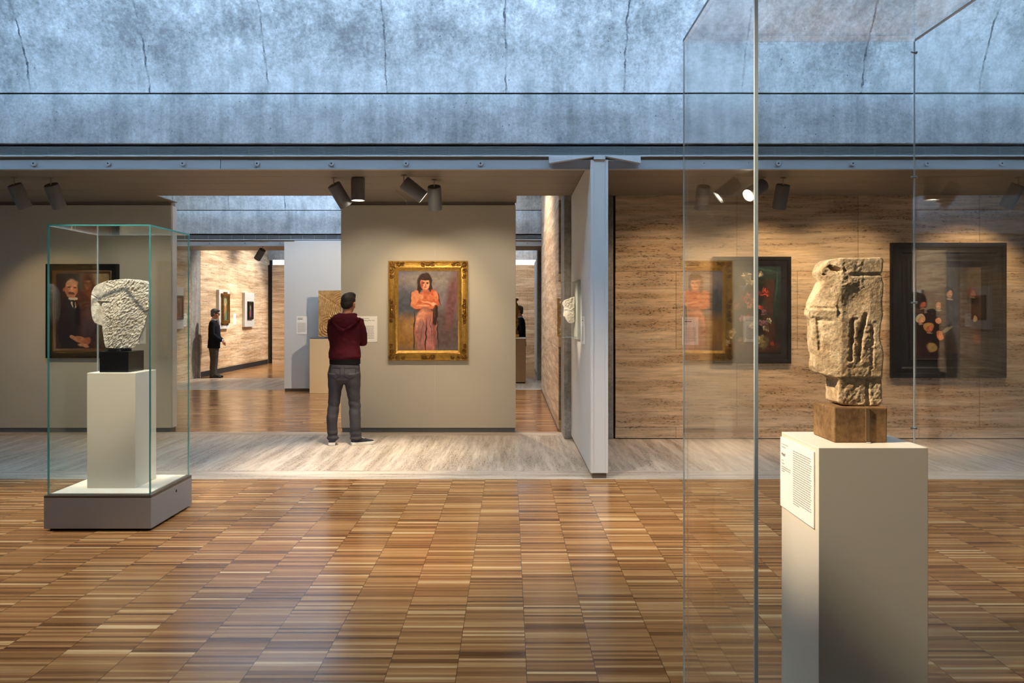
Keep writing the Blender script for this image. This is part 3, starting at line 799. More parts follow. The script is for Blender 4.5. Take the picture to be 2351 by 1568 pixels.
DH = 2.495
def zh(u, v): return at(1800 + u * 0.3191, 560 + v * 0.3191, DH)
HO = ((300, 128), (360, 120), (460, 122), (560, 119), (640, 117), (658, 138), (655, 175), (650, 215), (640, 238), (655, 300), (656, 360), (650, 420), (652, 520), (640, 600), (632, 680), (645, 740), (656, 790),
      (654, 850), (650, 950), (652, 1040), (652, 1130), (640, 1160), (560, 1163), (470, 1162), (380, 1157), (342, 1138), (346, 1060), (350, 985), (330, 964), (270, 948), (222, 933), (200, 890), (202, 840),
      (206, 800), (192, 762), (184, 690), (184, 610), (178, 555), (160, 524), (164, 488), (172, 440), (192, 400), (228, 345), (256, 285), (240, 245), (232, 210), (266, 150))
def headfn(p):
    q = p.copy()
    u = ((p.x * F / DH + CX) - 1800) / 0.3191; v = ((EYE - p.z) * F / DH + CY - 560) / 0.3191
    d = p.y - DH; sgn = -1 if d < 0 else 1
    # wedge: narrow towards the face on the left, flat slab at the back
    if v < 960: k = 0.28 + 0.72 * min(1.0, max(0.0, (u - 170) / 190.0)) ** 0.8
    else: k = 0.9
    band = v < 128 + 118 - max(0, (640 - u)) * 0.0 and v < 250
    if v < 270: k = max(k, 0.72 * min(1.0, (270 - v) / 40.0))
    q.y = DH + d * k
    dd = 0.0
    if u > 400: dd -= 0.006 * max(0.0, 1 - abs(v - 238) / 16.0) * min(1.0, (u - 400) / 60)     # groove below the head band
    if 330 < u < 560 and 300 < v < 540: dd -= 0.008 * math.sin((v - 300) / 240 * math.pi) * math.sin((u - 330) / 230 * math.pi)   # hollow temple
    for (ua, va, ub, vb, w, dp) in ((440, 555, 425, 840, 9, 0.014), (530, 520, 500, 640, 10, 0.018), (500, 640, 480, 840, 9, 0.016), (440, 552, 470, 548, 7, 0.006), (585, 610, 575, 900, 5, 0.006),
                                    (320, 460, 420, 530, 5, 0.005), (545, 960, 552, 1150, 9, 0.010), (170, 470, 300, 478, 7, 0.007), (190, 545, 300, 570, 8, 0.008),
                                    (225, 560, 232, 760, 10, 0.010), (575, 600, 560, 960, 6, 0.004)):
        ax, az, bx, bz = ua, va, ub, vb
        t = max(0, min(1, ((u - ax) * (bx - ax) + (v - az) * (bz - az)) / ((bx - ax) ** 2 + (bz - az) ** 2)))
        ds = math.hypot(u - ax - t * (bx - ax), v - az - t * (bz - az))
        ds += noise.noise(p * 120) * 5
        if ds < w * 1.8: dd -= 0.55 * dp * (1 - (ds / (w * 1.8)) ** 2)
    if u < 330 and 420 < v < 560: dd += 0.006 * (1 - abs(v - 490) / 70)          # brow roll
    rough_zone = 1.0 if (150 < v < 330 and 250 < u < 520) or (u > 400 and v > 560 and u < 590) or v > 930 else 0.35
    dd += fbm(p, 60, 5) * 0.0022 * rough_zone + fbm(p, 190, 3) * 0.0014 * rough_zone
    hx, hz = u - 318, v - 195
    if (hx * 0.9 + hz * 0.5) ** 2 / 42 ** 2 + (hz * 0.9 - hx * 0.4) ** 2 / 15 ** 2 < 1: dd -= 0.022   # hole in the head band
    q.y += sgn * dd
    e_ = fbm(p, 45, 4) * 0.0016
    q.x += e_; q.z += e_ * 0.6
    return q
hs = carve([(zh(u, v).x, zh(u, v).z) for u, v in HO], DH - 0.058, DH + 0.058, 0.0028, headfn)
zmin = min(p[2] for p in hs.v); hs.v = [(a, b_, c - zmin + 1.2970) for a, b_, c in hs.v]
tag(hs.build('limestone_sculpture', M['limestone'], origin=(1.02, DH, 1.297), smooth=True),
    'weathered tan limestone head in profile facing left, on the brown stone block', 'sculpture')
# turn the case by a third of a degree, as it stands in the room
case.rotation_euler = (0, 0, math.radians(-0.35))

# ------------------------------------------------------------------ labels
def text_geo(s, size):
    cu = bpy.data.curves.new('t', 'FONT'); cu.body = s; cu.size = size
    o = bpy.data.objects.new('t', cu); COL.objects.link(o)
    dg = bpy.context.evaluated_depsgraph_get(); dg.update()
    me = bpy.data.meshes.new_from_object(o.evaluated_get(dg))
    r = ([tuple(v.co) for v in me.vertices], [tuple(p.vertices) for p in me.polygons])
    bpy.data.objects.remove(o); bpy.data.curves.remove(cu); bpy.data.meshes.remove(me)
    return r

def wall_label(label, c, r, n, w, h, seed, title=None, title_pos=None, title_size=0.0, columns=None, t=0.005, group=None):
    """c: centre on the wall; r: reading direction; n: outward normal"""
    c, r, n = Vector(c), Vector(r), Vector(n); u = Vector((0, 0, 1))
    root = thing('wall_label', label, 'label', tuple(c), group)
    cc = c + n * (t / 2 + 0.0015)
    MB().obox(cc, r, u, n, w, h, t).build('card', M['paper'], parent=root)
    f = c + n * (t + 0.0019)
    rnd = random.Random(seed)
    for (x0, x1, y0, y1, lines, ragged) in (columns or [(0.10, 0.62, 0.06, 0.11, 1, 0), (0.10, 0.35, 0.24, 0.26, 1, 0), (0.10, 0.88, 0.36, 0.92, 17, 1)]):
        mb = MB()
        for k in range(lines):
            yy = y0 + (y1 - y0) * (k + 0.5) / lines
            x = x0; end = x1 - (rnd.random() * 0.06 * (x1 - x0)) * ragged
            if k == lines - 1 and ragged: end = x0 + (x1 - x0) * 0.35
            while x < end - 0.01:
                ln = min(end - x, (x1 - x0) * rnd.uniform(0.06, 0.17))
                hh = min((y1 - y0) / lines * 0.42, 0.02)
                mb.obox(f + r * ((x + ln / 2 - 0.5) * w) + u * ((0.5 - yy) * h), r, u, n, ln * w, hh * h, 0.0004)
                x += ln + (x1 - x0) * 0.022
        mb.build('fine_print', M['ink_light'], parent=root)
    if title:
        tv, tf = text_geo(title, title_size)
        o = f + r * ((title_pos[0] - 0.5) * w) + u * ((0.5 - title_pos[1]) * h)
        mt = MB().add([o + r * p[0] + u * p[1] + n * 0.0003 for p in tv], tf)
        mt.build('title_lettering', M['ink'], parent=root, fix=False)
    else:
        MB().obox(f + u * (h * 0.34) - r * (w * 0.16), r, u, n, w * 0.48, h * 0.035, 0.0004).build('title_line', M['ink'], parent=root)
    return root
RGT, OUTN = (1, 0, 0), (0, -1, 0)
def px_label(label, x0, x1, y0, y1, d, seed, **k):
    c = at((x0 + x1) / 2, (y0 + y1) / 2, d)
    return wall_label(label, c, RGT, OUTN, (x1 - x0) * d / F, (y1 - y0) * d / F, seed, **k)
px_label('white text label on the grey wall between the standing man and the gold frame', 816, 866, 726, 785, 10.95, 3, title='Nude Combing Her Hair', title_pos=(0.07, 0.185), title_size=0.0235)
px_label('small white text label behind the rough stone, right of the portrait', 296, 335, 729, 789, 10.95, 4)
px_label('white text label on the pale display wall, left of the ochre relief', 681, 705.5, 726, 767, 16.70, 5)
px_label('white text label on the travertine wall, left of the flower still life', 1566, 1603, 728, 792, 10.36, 6)
px_label('white text label just right of the limestone head, on the travertine wall', 1982, 2019, 726, 783, 10.36, 7)
# label on the plinth's left face
wall_label('white text label on the left face of the tall beige plinth', (PX0, 2.4925, 1.0690), (0, -1, 0), (-1, 0, 0), 0.288, 0.218, 9, title='Head', title_pos=(0.045, 0.255), title_size=0.017, t=0.003,
           columns=[(0.045, 0.26, 0.075, 0.10, 1, 0), (0.045, 0.19, 0.115, 0.14, 1, 0), (0.045, 0.12, 0.31, 0.335, 1, 0), (0.045, 0.13, 0.355, 0.38, 1, 0), (0.045, 0.34, 0.40, 0.49, 3, 1), (0.415, 0.95, 0.10, 0.86, 24, 1)])
# label edge on the partition
wall_label('white text label on the left side of the white partition, beside the marble head', (0.77, 8.56, 1.40), (0, -1, 0), (-1, 0, 0), 0.22, 0.285, 10, t=0.012)
# labels on the far side wall
def side_label(label, y, z, seed):
    return wall_label(label, (-7.6, y, z), (0, 1, 0), (1, 0, 0), 0.22, 0.30, seed)
side_label('white text label on the far side wall, left of the small dark picture', 22.85, 1.42, 11)
side_label('white text label beside the concrete column on the far side wall', 19.35, 1.42, 12)
# ------------------------------------------------------------------ pictures
def canvas(name, c, r, u, n, w, h, nx, strokes, seed, bg, bgvar=0.25, parent=None, streak=(6, 14)):
    """stretched canvas; pigment laid on in brush strokes. strokes: (cx, cy, rx, ry, angle, rgb, softness) in 0..1, y down, in units of the width"""
    ny = max(4, int(nx * h / w)); rs = np.random.RandomState(seed)
    asp = h / w
    X, Y = np.meshgrid(np.linspace(0, 1, nx), np.linspace(0, asp, ny))
    img = np.zeros((ny, nx, 3)) + np.array(lin(bg))
    def lowres(a, b_):
        g = rs.rand(b_ + 1, a + 1)
        gx = X * a * 0.9999; gy = Y / asp * b_ * 0.9999
        i = gx.astype(int); j = gy.astype(int); fx = gx - i; fy = gy - j
        fx = fx * fx * (3 - 2 * fx); fy = fy * fy * (3 - 2 * fy)
        return (g[j, i] * (1 - fx) + g[j, i + 1] * fx) * (1 - fy) + (g[j + 1, i] * (1 - fx) + g[j + 1, i + 1] * fx) * fy
    wob = lowres(14, 18) - 0.5; wob2 = lowres(14, 18) - 0.5
    img *= (1 + bgvar * (lowres(*streak) - 0.5) * 2 + bgvar * 0.6 * (lowres(streak[0] * 4, streak[1] * 2) - 0.5) * 2)[..., None]
    for s in strokes:
        cx, cy, rx, ry, an, rgb, soft = s
        ca, sa = math.cos(math.radians(an)), math.sin(math.radians(an))
        dx = X + wob * 0.03 - cx; dy = Y + wob2 * 0.03 - cy
        q = np.sqrt(((dx * ca + dy * sa) / rx) ** 2 + ((-dx * sa + dy * ca) / ry) ** 2)
        a = np.clip((1 - q) / max(soft * 0.6, 0.02) + 0.5, 0, 1)[..., None]
        tone = (1 + 0.22 * (lowres(22, 30) - 0.5) * 2)[..., None]
        img = img * (1 - a) + np.array(lin(rgb)) * tone * a
    img = np.clip(img, 0.002, 0.95)
    c, r, u = Vector(c), Vector(r), Vector(u)
    vs = [c + r * ((i / (nx - 1) - 0.5) * w) + u * ((0.5 - j / (ny - 1)) * h) for j in range(ny) for i in range(nx)]
    fs = [(j * nx + i, (j + 1) * nx + i, (j + 1) * nx + i + 1, j * nx + i + 1) for j in range(ny - 1) for i in range(nx - 1)]
    n = Vector(n)
    front = len(vs)
    # closed back so that the canvas has its thickness
    rim = [0, nx - 1, nx * ny - 1, nx * (ny - 1)]
    vs += [vs[k] - n * 0.018 for k in rim]
    b0 = front
    fs += [(b0, b0 + 1, b0 + 2, b0 + 3)]
    top = list(range(nx)); right = [j * nx + nx - 1 for j in range(ny)]
    bot = [nx * (ny - 1) + i for i in range(nx - 1, -1, -1)]; left = [j * nx for j in range(ny - 1, -1, -1)]
    for path, a, b_ in ((top, b0, b0 + 1), (right, b0 + 1, b0 + 2), (bot, b0 + 2, b0 + 3), (left, b0 + 3, b0)):
        fs.append(tuple(path + [b_, a]))
    o = MB().add(vs, fs).build(name, M['oil'], parent=parent, fix=False)
    at_ = o.data.color_attributes.new('pigment', 'FLOAT_COLOR', 'POINT')
    flat = np.ones((len(vs), 4)); flat[:front, :3] = img.reshape(-1, 3); flat[front:, :3] = 0.05
    at_.data.foreach_set('color', flat.ravel())
    return o

def frame(name, c, r, u, n, w, h, prof, m, parent):
    """mitred frame; prof: (distance in from the outer edge, height off the wall) from outside in, closed back to the wall"""
    c, r, u, n = Vector(c), Vector(r), Vector(u), Vector(n)
    P = [(0, 0.002)] + list(prof) + [(prof[-1][0], 0.002)]
    R = []
    for (sx, sy) in ((-1, -1), (1, -1), (1, 1), (-1, 1)):
        R.append([c + r * (sx * (w / 2 - d)) + u * (sy * (h / 2 - d)) + n * z for d, z in P])
    k = len(P); vs = [p for q in R for p in q]; fs = []
    for a in range(4):
        b_ = (a + 1) % 4
        for j in range(k):
            i2 = (j + 1) % k
            fs.append((a * k + j, a * k + i2, b_ * k + i2, b_ * k + j))
    return MB().add(vs, fs).build(name, m, parent=parent, smooth='auto')

def spiral(mb, c, r, u, n, R0, turns, start, rad, sgn=1, lift=0.012, N=34):
    pts = []
    for i in range(N + 1):
        t = i / N; a = start + sgn * t * turns * 2 * math.pi; q = R0 * (1 - 0.86 * t)
        p = c + r * (q * math.cos(a)) + u * (q * math.sin(a)) + n * (lift + 0.010 * t)
        pts.append(tuple(p) + (rad * (1 - 0.45 * t),))
    mb.limb(pts, hint=tuple(n), n=8)
    mb.ell(c + n * (lift + 0.012), (rad * 1.3,) * 3, 8, 6)

def px_c(x0, x1, y0, y1, d):
    return at((x0 + x1) / 2, (y0 + y1) / 2, d), (x1 - x0) * d / F, (y1 - y0) * d / F
RV, UV, NV = Vector((1, 0, 0)), Vector((0, 0, 1)), Vector((0, -1, 0))

# ---- the gold-framed picture on the middle panel (a plain generic standing figure)
PD = 10.95
c, w, h = px_c(890.5, 1074, 598.5, 828.5, 10.9)
c.y = PD
gp = thing('framed_painting', 'painting of a standing figure in an ornate gold frame', 'painting', (c.x, PD, c.z))
fwid = 23.5 * 10.9 / F
frame('gilt_frame', c, RV, UV, NV, w, h, [(0.0, 0.030), (0.008, 0.052), (0.020, 0.050), (0.028, 0.040), (0.060, 0.034), (0.085, 0.044), (0.095, 0.056), (0.104, 0.050), (0.112, 0.040), (0.124, 0.036), (fwid, 0.028)], M['gold'], gp)
rv = MB(); rnd = random.Random(8)
iw, ih = w - 2 * fwid, h - 2 * fwid
def onf(px_, pz_, lift=0.0): return c + RV * px_ + UV * pz_ + NV * (0.036 + lift)
B = 0.045       # middle line of the frame moulding, in from the outer edge
for sx in (-1, 1):
    for sz in (-1, 1):
        rv = MB(); cx_, cz_ = sx * (w / 2 - B), sz * (h / 2 - B)
        spiral(rv, onf(cx_, cz_), RV, UV, NV, 0.036, 1.4, rnd.random() * 6, 0.010, sx * sz)
        for k, L in ((0, 0.085), (0, 0.15), (1, 0.085), (1, 0.155)):
            q = onf(cx_ - sx * L, cz_) if k == 0 else onf(cx_, cz_ - sz * L)
            spiral(rv, q, RV, UV, NV, 0.034 if L < 0.1 else 0.027, 1.3, rnd.random() * 6, 0.0085, sx * sz * (1 if k else -1))
        for k in range(7):
            a = rnd.random() * 6.28
            rv.ell(onf(cx_ + 0.034 * math.cos(a), cz_ + 0.034 * math.sin(a), 0.006), (0.012, 0.012, 0.010), 8, 6)
        # leaf running to the inner corner
        p0 = onf(sx * (w / 2 - 0.02), sz * (h / 2 - 0.02), 0.01); p1 = onf(sx * (w / 2 - 0.105), sz * (h / 2 - 0.105), 0.014)
        rv.limb([tuple(p0) + (0.004,), tuple(p0.lerp(p1, 0.4)) + (0.016,), tuple(p1) + (0.004,)], hint=(0, 0, 1), n=8)
        rv.build('corner_scrollwork', M['gold_dark'], parent=gp, smooth=True)
for s in (-1, 1):
    # centre cartouches on all four sides
    for horiz in (0, 1):
        half = (w / 2 - B) if not horiz else (h / 2 - B)
        rv = MB(); q0 = onf(s * half, 0) if not horiz else onf(0, s * half)
        ax = UV if not horiz else RV; cr = RV if not horiz else UV
        rv.ell(q0 + NV * 0.010, (0.022 if not horiz else 0.034, 0.016, 0.034 if not horiz else 0.022), 12, 8)
        for t in (-1, 1):
            spiral(rv, q0 + ax * (t * 0.062), RV, UV, NV, 0.031, 1.4, 1.0 * t, 0.009, t * s)
            if not horiz: spiral(rv, q0 + ax * (t * 0.125), RV, UV, NV, 0.030, 1.3, 2.0 * t, 0.009, -t * s)
            rv.limb([tuple(q0 + ax * (t * 0.03) + cr * 0.025 + NV * 0.01) + (0.004,), tuple(q0 + ax * (t * 0.05) + cr * 0.03 + NV * 0.014) + (0.009,), tuple(q0 + ax * (t * 0.09) + cr * 0.02 + NV * 0.01) + (0.004,)], hint=(0, 1, 0), n=8)
        rv.build('side_scrollwork', M['gold_dark'], parent=gp, smooth=True)
rl = MB()
for s in (-1, 1):
    x = -iw / 2
    while x < iw / 2:
        rl.ell(onf(x, s * (h / 2 - 0.099), 0.016), (0.011, 0.008, 0.007), 8, 6); x += 0.021
    z = -ih / 2
    while z < ih / 2:
        rl.ell(onf(s * (w / 2 - 0.099), z, 0.016), (0.007, 0.008, 0.011), 8, 6); z += 0.021
rl.build('leaf_beading', M['gold'], parent=gp, smooth=True)
S = [(0.2, 0.2, 0.4, 0.25, 20, (112, 108, 118), 1.2), (0.75, 0.3, 0.45, 0.4, 70, (132, 122, 124), 1.4), (0.5, 0.15, 0.5, 0.12, 0, (142, 132, 124), 1.3), (0.15, 0.6, 0.2, 0.25, 0, (86, 90, 96), 1.2),
     (0.15, 1.05, 0.3, 0.28, 10, (158, 116, 62), 1.2), (0.8, 1.0, 0.25, 0.35, 0, (104, 88, 84), 1.2), (0.25, 0.95, 0.15, 0.15, 0, (172, 132, 80), 1.2), (0.9, 0.5, 0.1, 0.5, 8, (124, 84, 84), 1.3),
     # a simple robed figure: hair, face, shoulders, arms, skirt
     (0.45, 0.185, 0.125, 0.150, 0, (62, 40, 30), 0.25), (0.355, 0.30, 0.035, 0.12, 14, (58, 38, 30), 0.4), (0.55, 0.30, 0.035, 0.12, -14, (58, 38, 30), 0.4),
     (0.455, 0.32, 0.045, 0.07, 0, (196, 108, 76), 0.3), (0.45, 0.215, 0.075, 0.100, -6, (222, 142, 104), 0.2), (0.47, 0.225, 0.045, 0.075, -6, (240, 172, 132), 0.6), (0.40, 0.23, 0.02, 0.06, 0, (178, 96, 68), 0.6),
     (0.45, 0.135, 0.085, 0.030, 8, (62, 40, 30), 0.4),
     (0.425, 0.205, 0.020, 0.008, 8, (60, 34, 26), 0.4), (0.485, 0.205, 0.020, 0.008, -6, (60, 34, 26), 0.4), (0.425, 0.190, 0.024, 0.005, 10, (84, 50, 36), 0.4), (0.487, 0.190, 0.024, 0.005, -8, (84, 50, 36), 0.4),
     (0.458, 0.235, 0.010, 0.028, 0, (198, 112, 80), 0.5), (0.456, 0.272, 0.020, 0.008, 0, (150, 62, 50), 0.4),
     (0.45, 0.50, 0.185, 0.155, 0, (206, 108, 70), 0.2), (0.28, 0.46, 0.070, 0.15, 14, (226, 142, 100), 0.25), (0.615, 0.46, 0.070, 0.15, -14, (210, 98, 58), 0.25), (0.63, 0.42, 0.04, 0.08, -14, (232, 140, 96), 0.6),
     (0.36, 0.43, 0.07, 0.05, 0, (232, 152, 110), 0.7), (0.53, 0.45, 0.06, 0.05, 0, (222, 126, 84), 0.7),
     (0.44, 0.60, 0.19, 0.048, -5, (226, 128, 84), 0.2), (0.46, 0.587, 0.15, 0.016, -5, (246, 176, 136), 0.5), (0.50, 0.54, 0.14, 0.040, 16, (216, 112, 70), 0.25), (0.49, 0.528, 0.11, 0.014, 16, (240, 164, 122), 0.5), (0.60, 0.55, 0.045, 0.03, 0, (242, 176, 140), 0.3),
     (0.45, 0.655, 0.16, 0.022, -3, (112, 56, 40), 0.5),
     (0.46, 0.98, 0.195, 0.37, 0, (182, 116, 98), 0.12), (0.40, 0.84, 0.11, 0.18, 8, (228, 154, 122), 0.6), (0.52, 0.80, 0.08, 0.12, 0, (212, 132, 96), 0.6), (0.53, 1.08, 0.09, 0.33, -3, (188, 122, 112), 0.5), (0.38, 1.1, 0.07, 0.30, 4, (168, 116, 108), 0.5), (0.60, 1.0, 0.03, 0.3, -4, (148, 92, 84), 0.6),
     (0.47, 1.10, 0.012, 0.30, 2, (64, 46, 44), 0.5), (0.40, 1.02, 0.006, 0.22, 6, (124, 78, 70), 0.6), (0.55, 0.98, 0.006, 0.24, -5, (120, 74, 68), 0.6), (0.62, 0.74, 0.045, 0.17, 4, (58, 40, 32), 0.35), (0.61, 0.70, 0.010, 0.12, 4, (104, 66, 46), 0.5),
     (0.265, 1.0, 0.009, 0.33, 2, (58, 46, 46), 0.5), (0.662, 1.0, 0.009, 0.32, -3, (58, 46, 46), 0.5), (0.21, 0.47, 0.007, 0.12, 12, (70, 50, 48), 0.5), (0.69, 0.47, 0.007, 0.12, -12, (70, 50, 48), 0.5)]
cc = c + NV * 0.024
canvas('canvas', cc, RV, UV, NV, iw + 0.006, ih + 0.006, 190, S, 21, (118, 110, 108), 0.3, gp)

# ---- portrait of a seated man, on the left panel
c, w, h = px_c(104.5, 270.5, 606, 822, 10.9); c.y = PD
pp = thing('framed_painting', 'portrait of a bald man in a dark suit, hanging behind the vitrine', 'painting', (c.x, PD, c.z))
ft = 22.0 * 10.9 / F
frame('outer_frame', c, RV, UV, NV, w, h, [(0.0, 0.05), (0.02, 0.06), (0.05, 0.052), (0.065, 0.046), (0.086, 0.044)], M['black_wood'], pp)
frame('inner_frame', c, RV, UV, NV, w - 0.172, h - 0.172, [(0.0, 0.042), (0.01, 0.046), (0.022, 0.036), (0.04, 0.028)], M['brown_wood'], pp)
S = [(0.75, 0.2, 0.3, 0.4, 10, (120, 102, 76), 0.8), (0.85, 0.15, 0.15, 0.2, 0, (150, 130, 96), 0.9), (0.62, 0.3, 0.12, 0.35, -12, (88, 52, 32), 0.7), (0.2, 0.3, 0.25, 0.5, 0, (40, 28, 22), 0.8), (0.9, 0.9, 0.15, 0.5, 0, (96, 84, 62), 0.8),
     (0.40, 1.0, 0.36, 0.68, 0, (26, 25, 32), 0.12), (0.64, 0.85, 0.14, 0.35, 14, (44, 44, 52), 0.7), (0.33, 0.475, 0.085, 0.04, 0, (226, 208, 180), 0.2), (0.34, 0.56, 0.045, 0.10, 0, (222, 206, 182), 0.2),
     (0.335, 0.52, 0.045, 0.022, 0, (20, 18, 20), 0.2), (0.335, 0.60, 0.02, 0.09, 4, (22, 20, 24), 0.2), (0.40, 0.62, 0.03, 0.14, -12, (24, 23, 28), 0.2),
     (0.29, 0.29, 0.115, 0.175, 0, (176, 112, 78), 0.15), (0.30, 0.21, 0.10, 0.10, 0, (208, 150, 112), 0.6), (0.31, 0.30, 0.07, 0.08, 0, (212, 126, 92), 0.5), (0.30, 0.37, 0.065, 0.022, 0, (92, 58, 42), 0.5),
     (0.25, 0.265, 0.03, 0.012, 0, (60, 36, 28), 0.5), (0.36, 0.265, 0.03, 0.012, 0, (60, 36, 28), 0.5), (0.305, 0.31, 0.018, 0.045, 0, (226, 158, 124), 0.5), (0.16, 0.30, 0.018, 0.035, 0, (168, 98, 70), 0.4),
     (0.45, 1.24, 0.16, 0.055, 18, (186, 124, 86), 0.3), (0.56, 1.28, 0.11, 0.075, -30, (172, 104, 72), 0.3), (0.52, 1.35, 0.1, 0.03, 10, (198, 140, 104), 0.5), (0.33, 1.2, 0.08, 0.035, 20, (196, 138, 100), 0.4)]
canvas('canvas', c + NV * 0.026, RV, UV, NV, w - 0.245, h - 0.245, 170, S, 5, (58, 44, 34), 0.3, pp)

# ---- flower still life on the travertine wall
WD = 10.36
c, w, h = px_c(1638, 1817, 589, 834.5, 10.3); c.y = WD
sp = thing('framed_painting', 'dark flower still life in a wide black frame on the travertine wall', 'painting', (c.x, WD, c.z))
frame('outer_frame', c, RV, UV, NV, w, h, [(0.0, 0.055), (0.018, 0.066), (0.04, 0.060), (0.05, 0.045), (0.075, 0.040), (0.10, 0.030), (0.118, 0.024)], M['black_wood'], sp)
S = [(0.1, 0.5, 0.3, 0.8, 0, (38, 46, 42), 0.8), (0.80, 0.7, 0.10, 0.75, 0, (66, 38, 24), 0.9), (0.75, 0.1, 0.3, 0.12, 12, (28, 46, 40), 0.6), (0.93, 0.45, 0.05, 0.5, 4, (26, 44, 38), 0.6), (0.7, 0.06, 0.2, 0.02, 10, (48, 76, 66), 0.8), (0.92, 0.3, 0.012, 0.3, 4, (46, 74, 62), 0.9),
     (0.5, 1.36, 0.55, 0.10, 0, (60, 30, 18), 0.5), (0.55, 1.12, 0.15, 0.22, 0, (22, 15, 12), 0.3)]
rq = random.Random(77)
for (fx, fy, rr, col) in ((0.42, 0.18, 0.085, (226, 212, 178)), (0.46, 0.27, 0.07, (214, 196, 158)), (0.66, 0.14, 0.05, (206, 190, 150)), (0.36, 0.36, 0.05, (116, 134, 160)), (0.44, 0.50, 0.06, (208, 120, 96)), (0.38, 0.56, 0.07, (196, 96, 90)), (0.52, 0.58, 0.07, (206, 112, 104)),
                         (0.74, 0.44, 0.08, (196, 74, 54)), (0.62, 0.46, 0.06, (176, 60, 56)), (0.26, 0.68, 0.07, (190, 112, 86)), (0.48, 0.66, 0.06, (214, 130, 110)), (0.66, 0.70, 0.05, (226, 84, 46)), (0.35, 0.88, 0.07, (176, 128, 138)), (0.44, 0.86, 0.05, (190, 60, 52)), (0.72, 0.78, 0.06, (150, 104, 112)),
                         (0.70, 0.96, 0.08, (168, 116, 132)), (0.80, 0.93, 0.06, (196, 188, 160)), (0.50, 1.0, 0.06, (180, 160, 132)), (0.74, 1.06, 0.06, (176, 160, 140)), (0.15, 1.14, 0.09, (196, 180, 146)), (0.35, 1.27, 0.08, (170, 140, 92)), (0.68, 1.28, 0.14, (166, 146, 90)), (0.84, 1.31, 0.04, (190, 64, 36)), (0.08, 1.3, 0.06, (182, 168, 136))):
    S.append((fx, fy, rr * 0.8, rr * 0.7, 20, tuple(int(v * 0.5) for v in col), 0.6))
    for k in range(12):
        a = rq.random() * 360
        S.append((fx + rq.uniform(-1, 1) * rr * 0.7, fy + rq.uniform(-1, 1) * rr * 0.7, rr * rq.uniform(0.2, 0.5), rr * rq.uniform(0.08, 0.22), a, (lambda f: tuple(min(255, int(v * f)) for v in col))(rq.uniform(0.45, 1.05)), 0.4))
for k in range(26):
    S.insert(8, (rq.uniform(0.25, 0.8), rq.uniform(0.25, 1.1), rq.uniform(0.03, 0.09), 0.012, rq.random() * 180, (44, 52, 34), 0.5))
canvas('canvas', c + NV * 0.022, RV, UV, NV, w - 0.23, h - 0.23, 190, S, 9, (24, 22, 20), 0.3, sp)

# ---- group picture in a very wide dark frame (plain generic group of onlookers)
c, w, h = px_c(2047.5, 2312.5, 557, 868, 10.3); c.y = WD
up = thing('framed_painting', 'large dark picture of lit faces in a very wide black frame', 'painting', (c.x, WD, c.z))
frame('outer_frame', c, RV, UV, NV, w, h, [(0.0, 0.05), (0.015, 0.068), (0.06, 0.064), (0.065, 0.054), (0.10, 0.056)], M['black_wood'], up)
frame('ripple_frame', c, RV, UV, NV, w - 0.2, h - 0.2, [(0.0, 0.054), (0.02, 0.06), (0.04, 0.05), (0.06, 0.054), (0.08, 0.046), (0.11, 0.048)], M['black_wood'], up)
frame('inner_frame', c, RV, UV, NV, w - 0.42, h - 0.42, [(0.0, 0.044), (0.02, 0.05), (0.04, 0.04), (0.075, 0.03), (0.095, 0.026)], M['black_wood'], up)
S = [(0.6, 0.3, 0.5, 0.4, 0, (60, 50, 36), 1.0), (0.9, 0.2, 0.12, 0.4, 0, (84, 70, 48), 0.6), (0.75, 0.9, 0.35, 0.5, 0, (62, 48, 34), 0.8), (0.2, 0.9, 0.3, 0.5, 0, (34, 28, 24), 0.8), (0.88, 0.75, 0.13, 0.45, 0, (78, 52, 34), 0.5), (0.52, 0.65, 0.16, 0.30, 0, (44, 38, 32), 0.5)]
for (fx, fy, rr, skin, hair) in ((0.52, 0.40, 0.075, (214, 150, 104), (24, 22, 24)), (0.36, 0.57, 0.062, (206, 146, 108), (70, 52, 34)), (0.13, 0.57, 0.055, (176, 96, 70), (40, 28, 22)), (0.10, 0.79, 0.058, (222, 168, 130), (178, 170, 150)), (0.22, 0.92, 0.062, (204, 118, 84), (168, 132, 78)), (0.87, 0.39, 0.06, (150, 96, 64), (104, 34, 32))):
    S += [(fx, fy + rr * 1.9, rr * 1.7, rr * 1.0, 0, (30, 25, 22), 0.5), (fx - 0.01, fy - rr * 0.35, rr * 1.1, rr * 1.05, 0, hair, 0.3), (fx, fy + rr * 0.1, rr * 0.72, rr * 0.92, 10, tuple(int(v * 0.72) for v in skin), 0.3),
          (fx + rr * 0.1, fy + rr * 0.02, rr * 0.55, rr * 0.72, 10, skin, 0.6), (fx + rr * 0.12, fy + rr * 0.12, rr * 0.12, rr * 0.26, 8, tuple(min(255, int(v * 1.12)) for v in skin), 0.5), (fx + rr * 0.08, fy + rr * 0.48, rr * 0.24, rr * 0.07, 8, (112, 52, 40), 0.5),
          (fx - rr * 0.18, fy - rr * 0.08, rr * 0.15, rr * 0.05, 5, (58, 36, 28), 0.5), (fx + rr * 0.38, fy - rr * 0.08, rr * 0.13, rr * 0.05, 5, (58, 36, 28), 0.5), (fx, fy + rr * 1.12, rr * 0.7, rr * 0.14, 8, (156, 140, 112), 0.5)]
S += [(0.36, 0.80, 0.045, 0.05, 20, (206, 142, 100), 0.3), (0.38, 1.02, 0.05, 0.07, -20, (206, 130, 84), 0.3), (0.48, 0.94, 0.09, 0.025, -25, (140, 130, 112), 0.4), (0.26, 1.2, 0.08, 0.07, 30, (150, 128, 84), 0.5), (0.90, 0.78, 0.03, 0.05, 20, (178, 150, 104), 0.5), (0.93, 1.08, 0.06, 0.08, 0, (120, 70, 42), 0.5)]
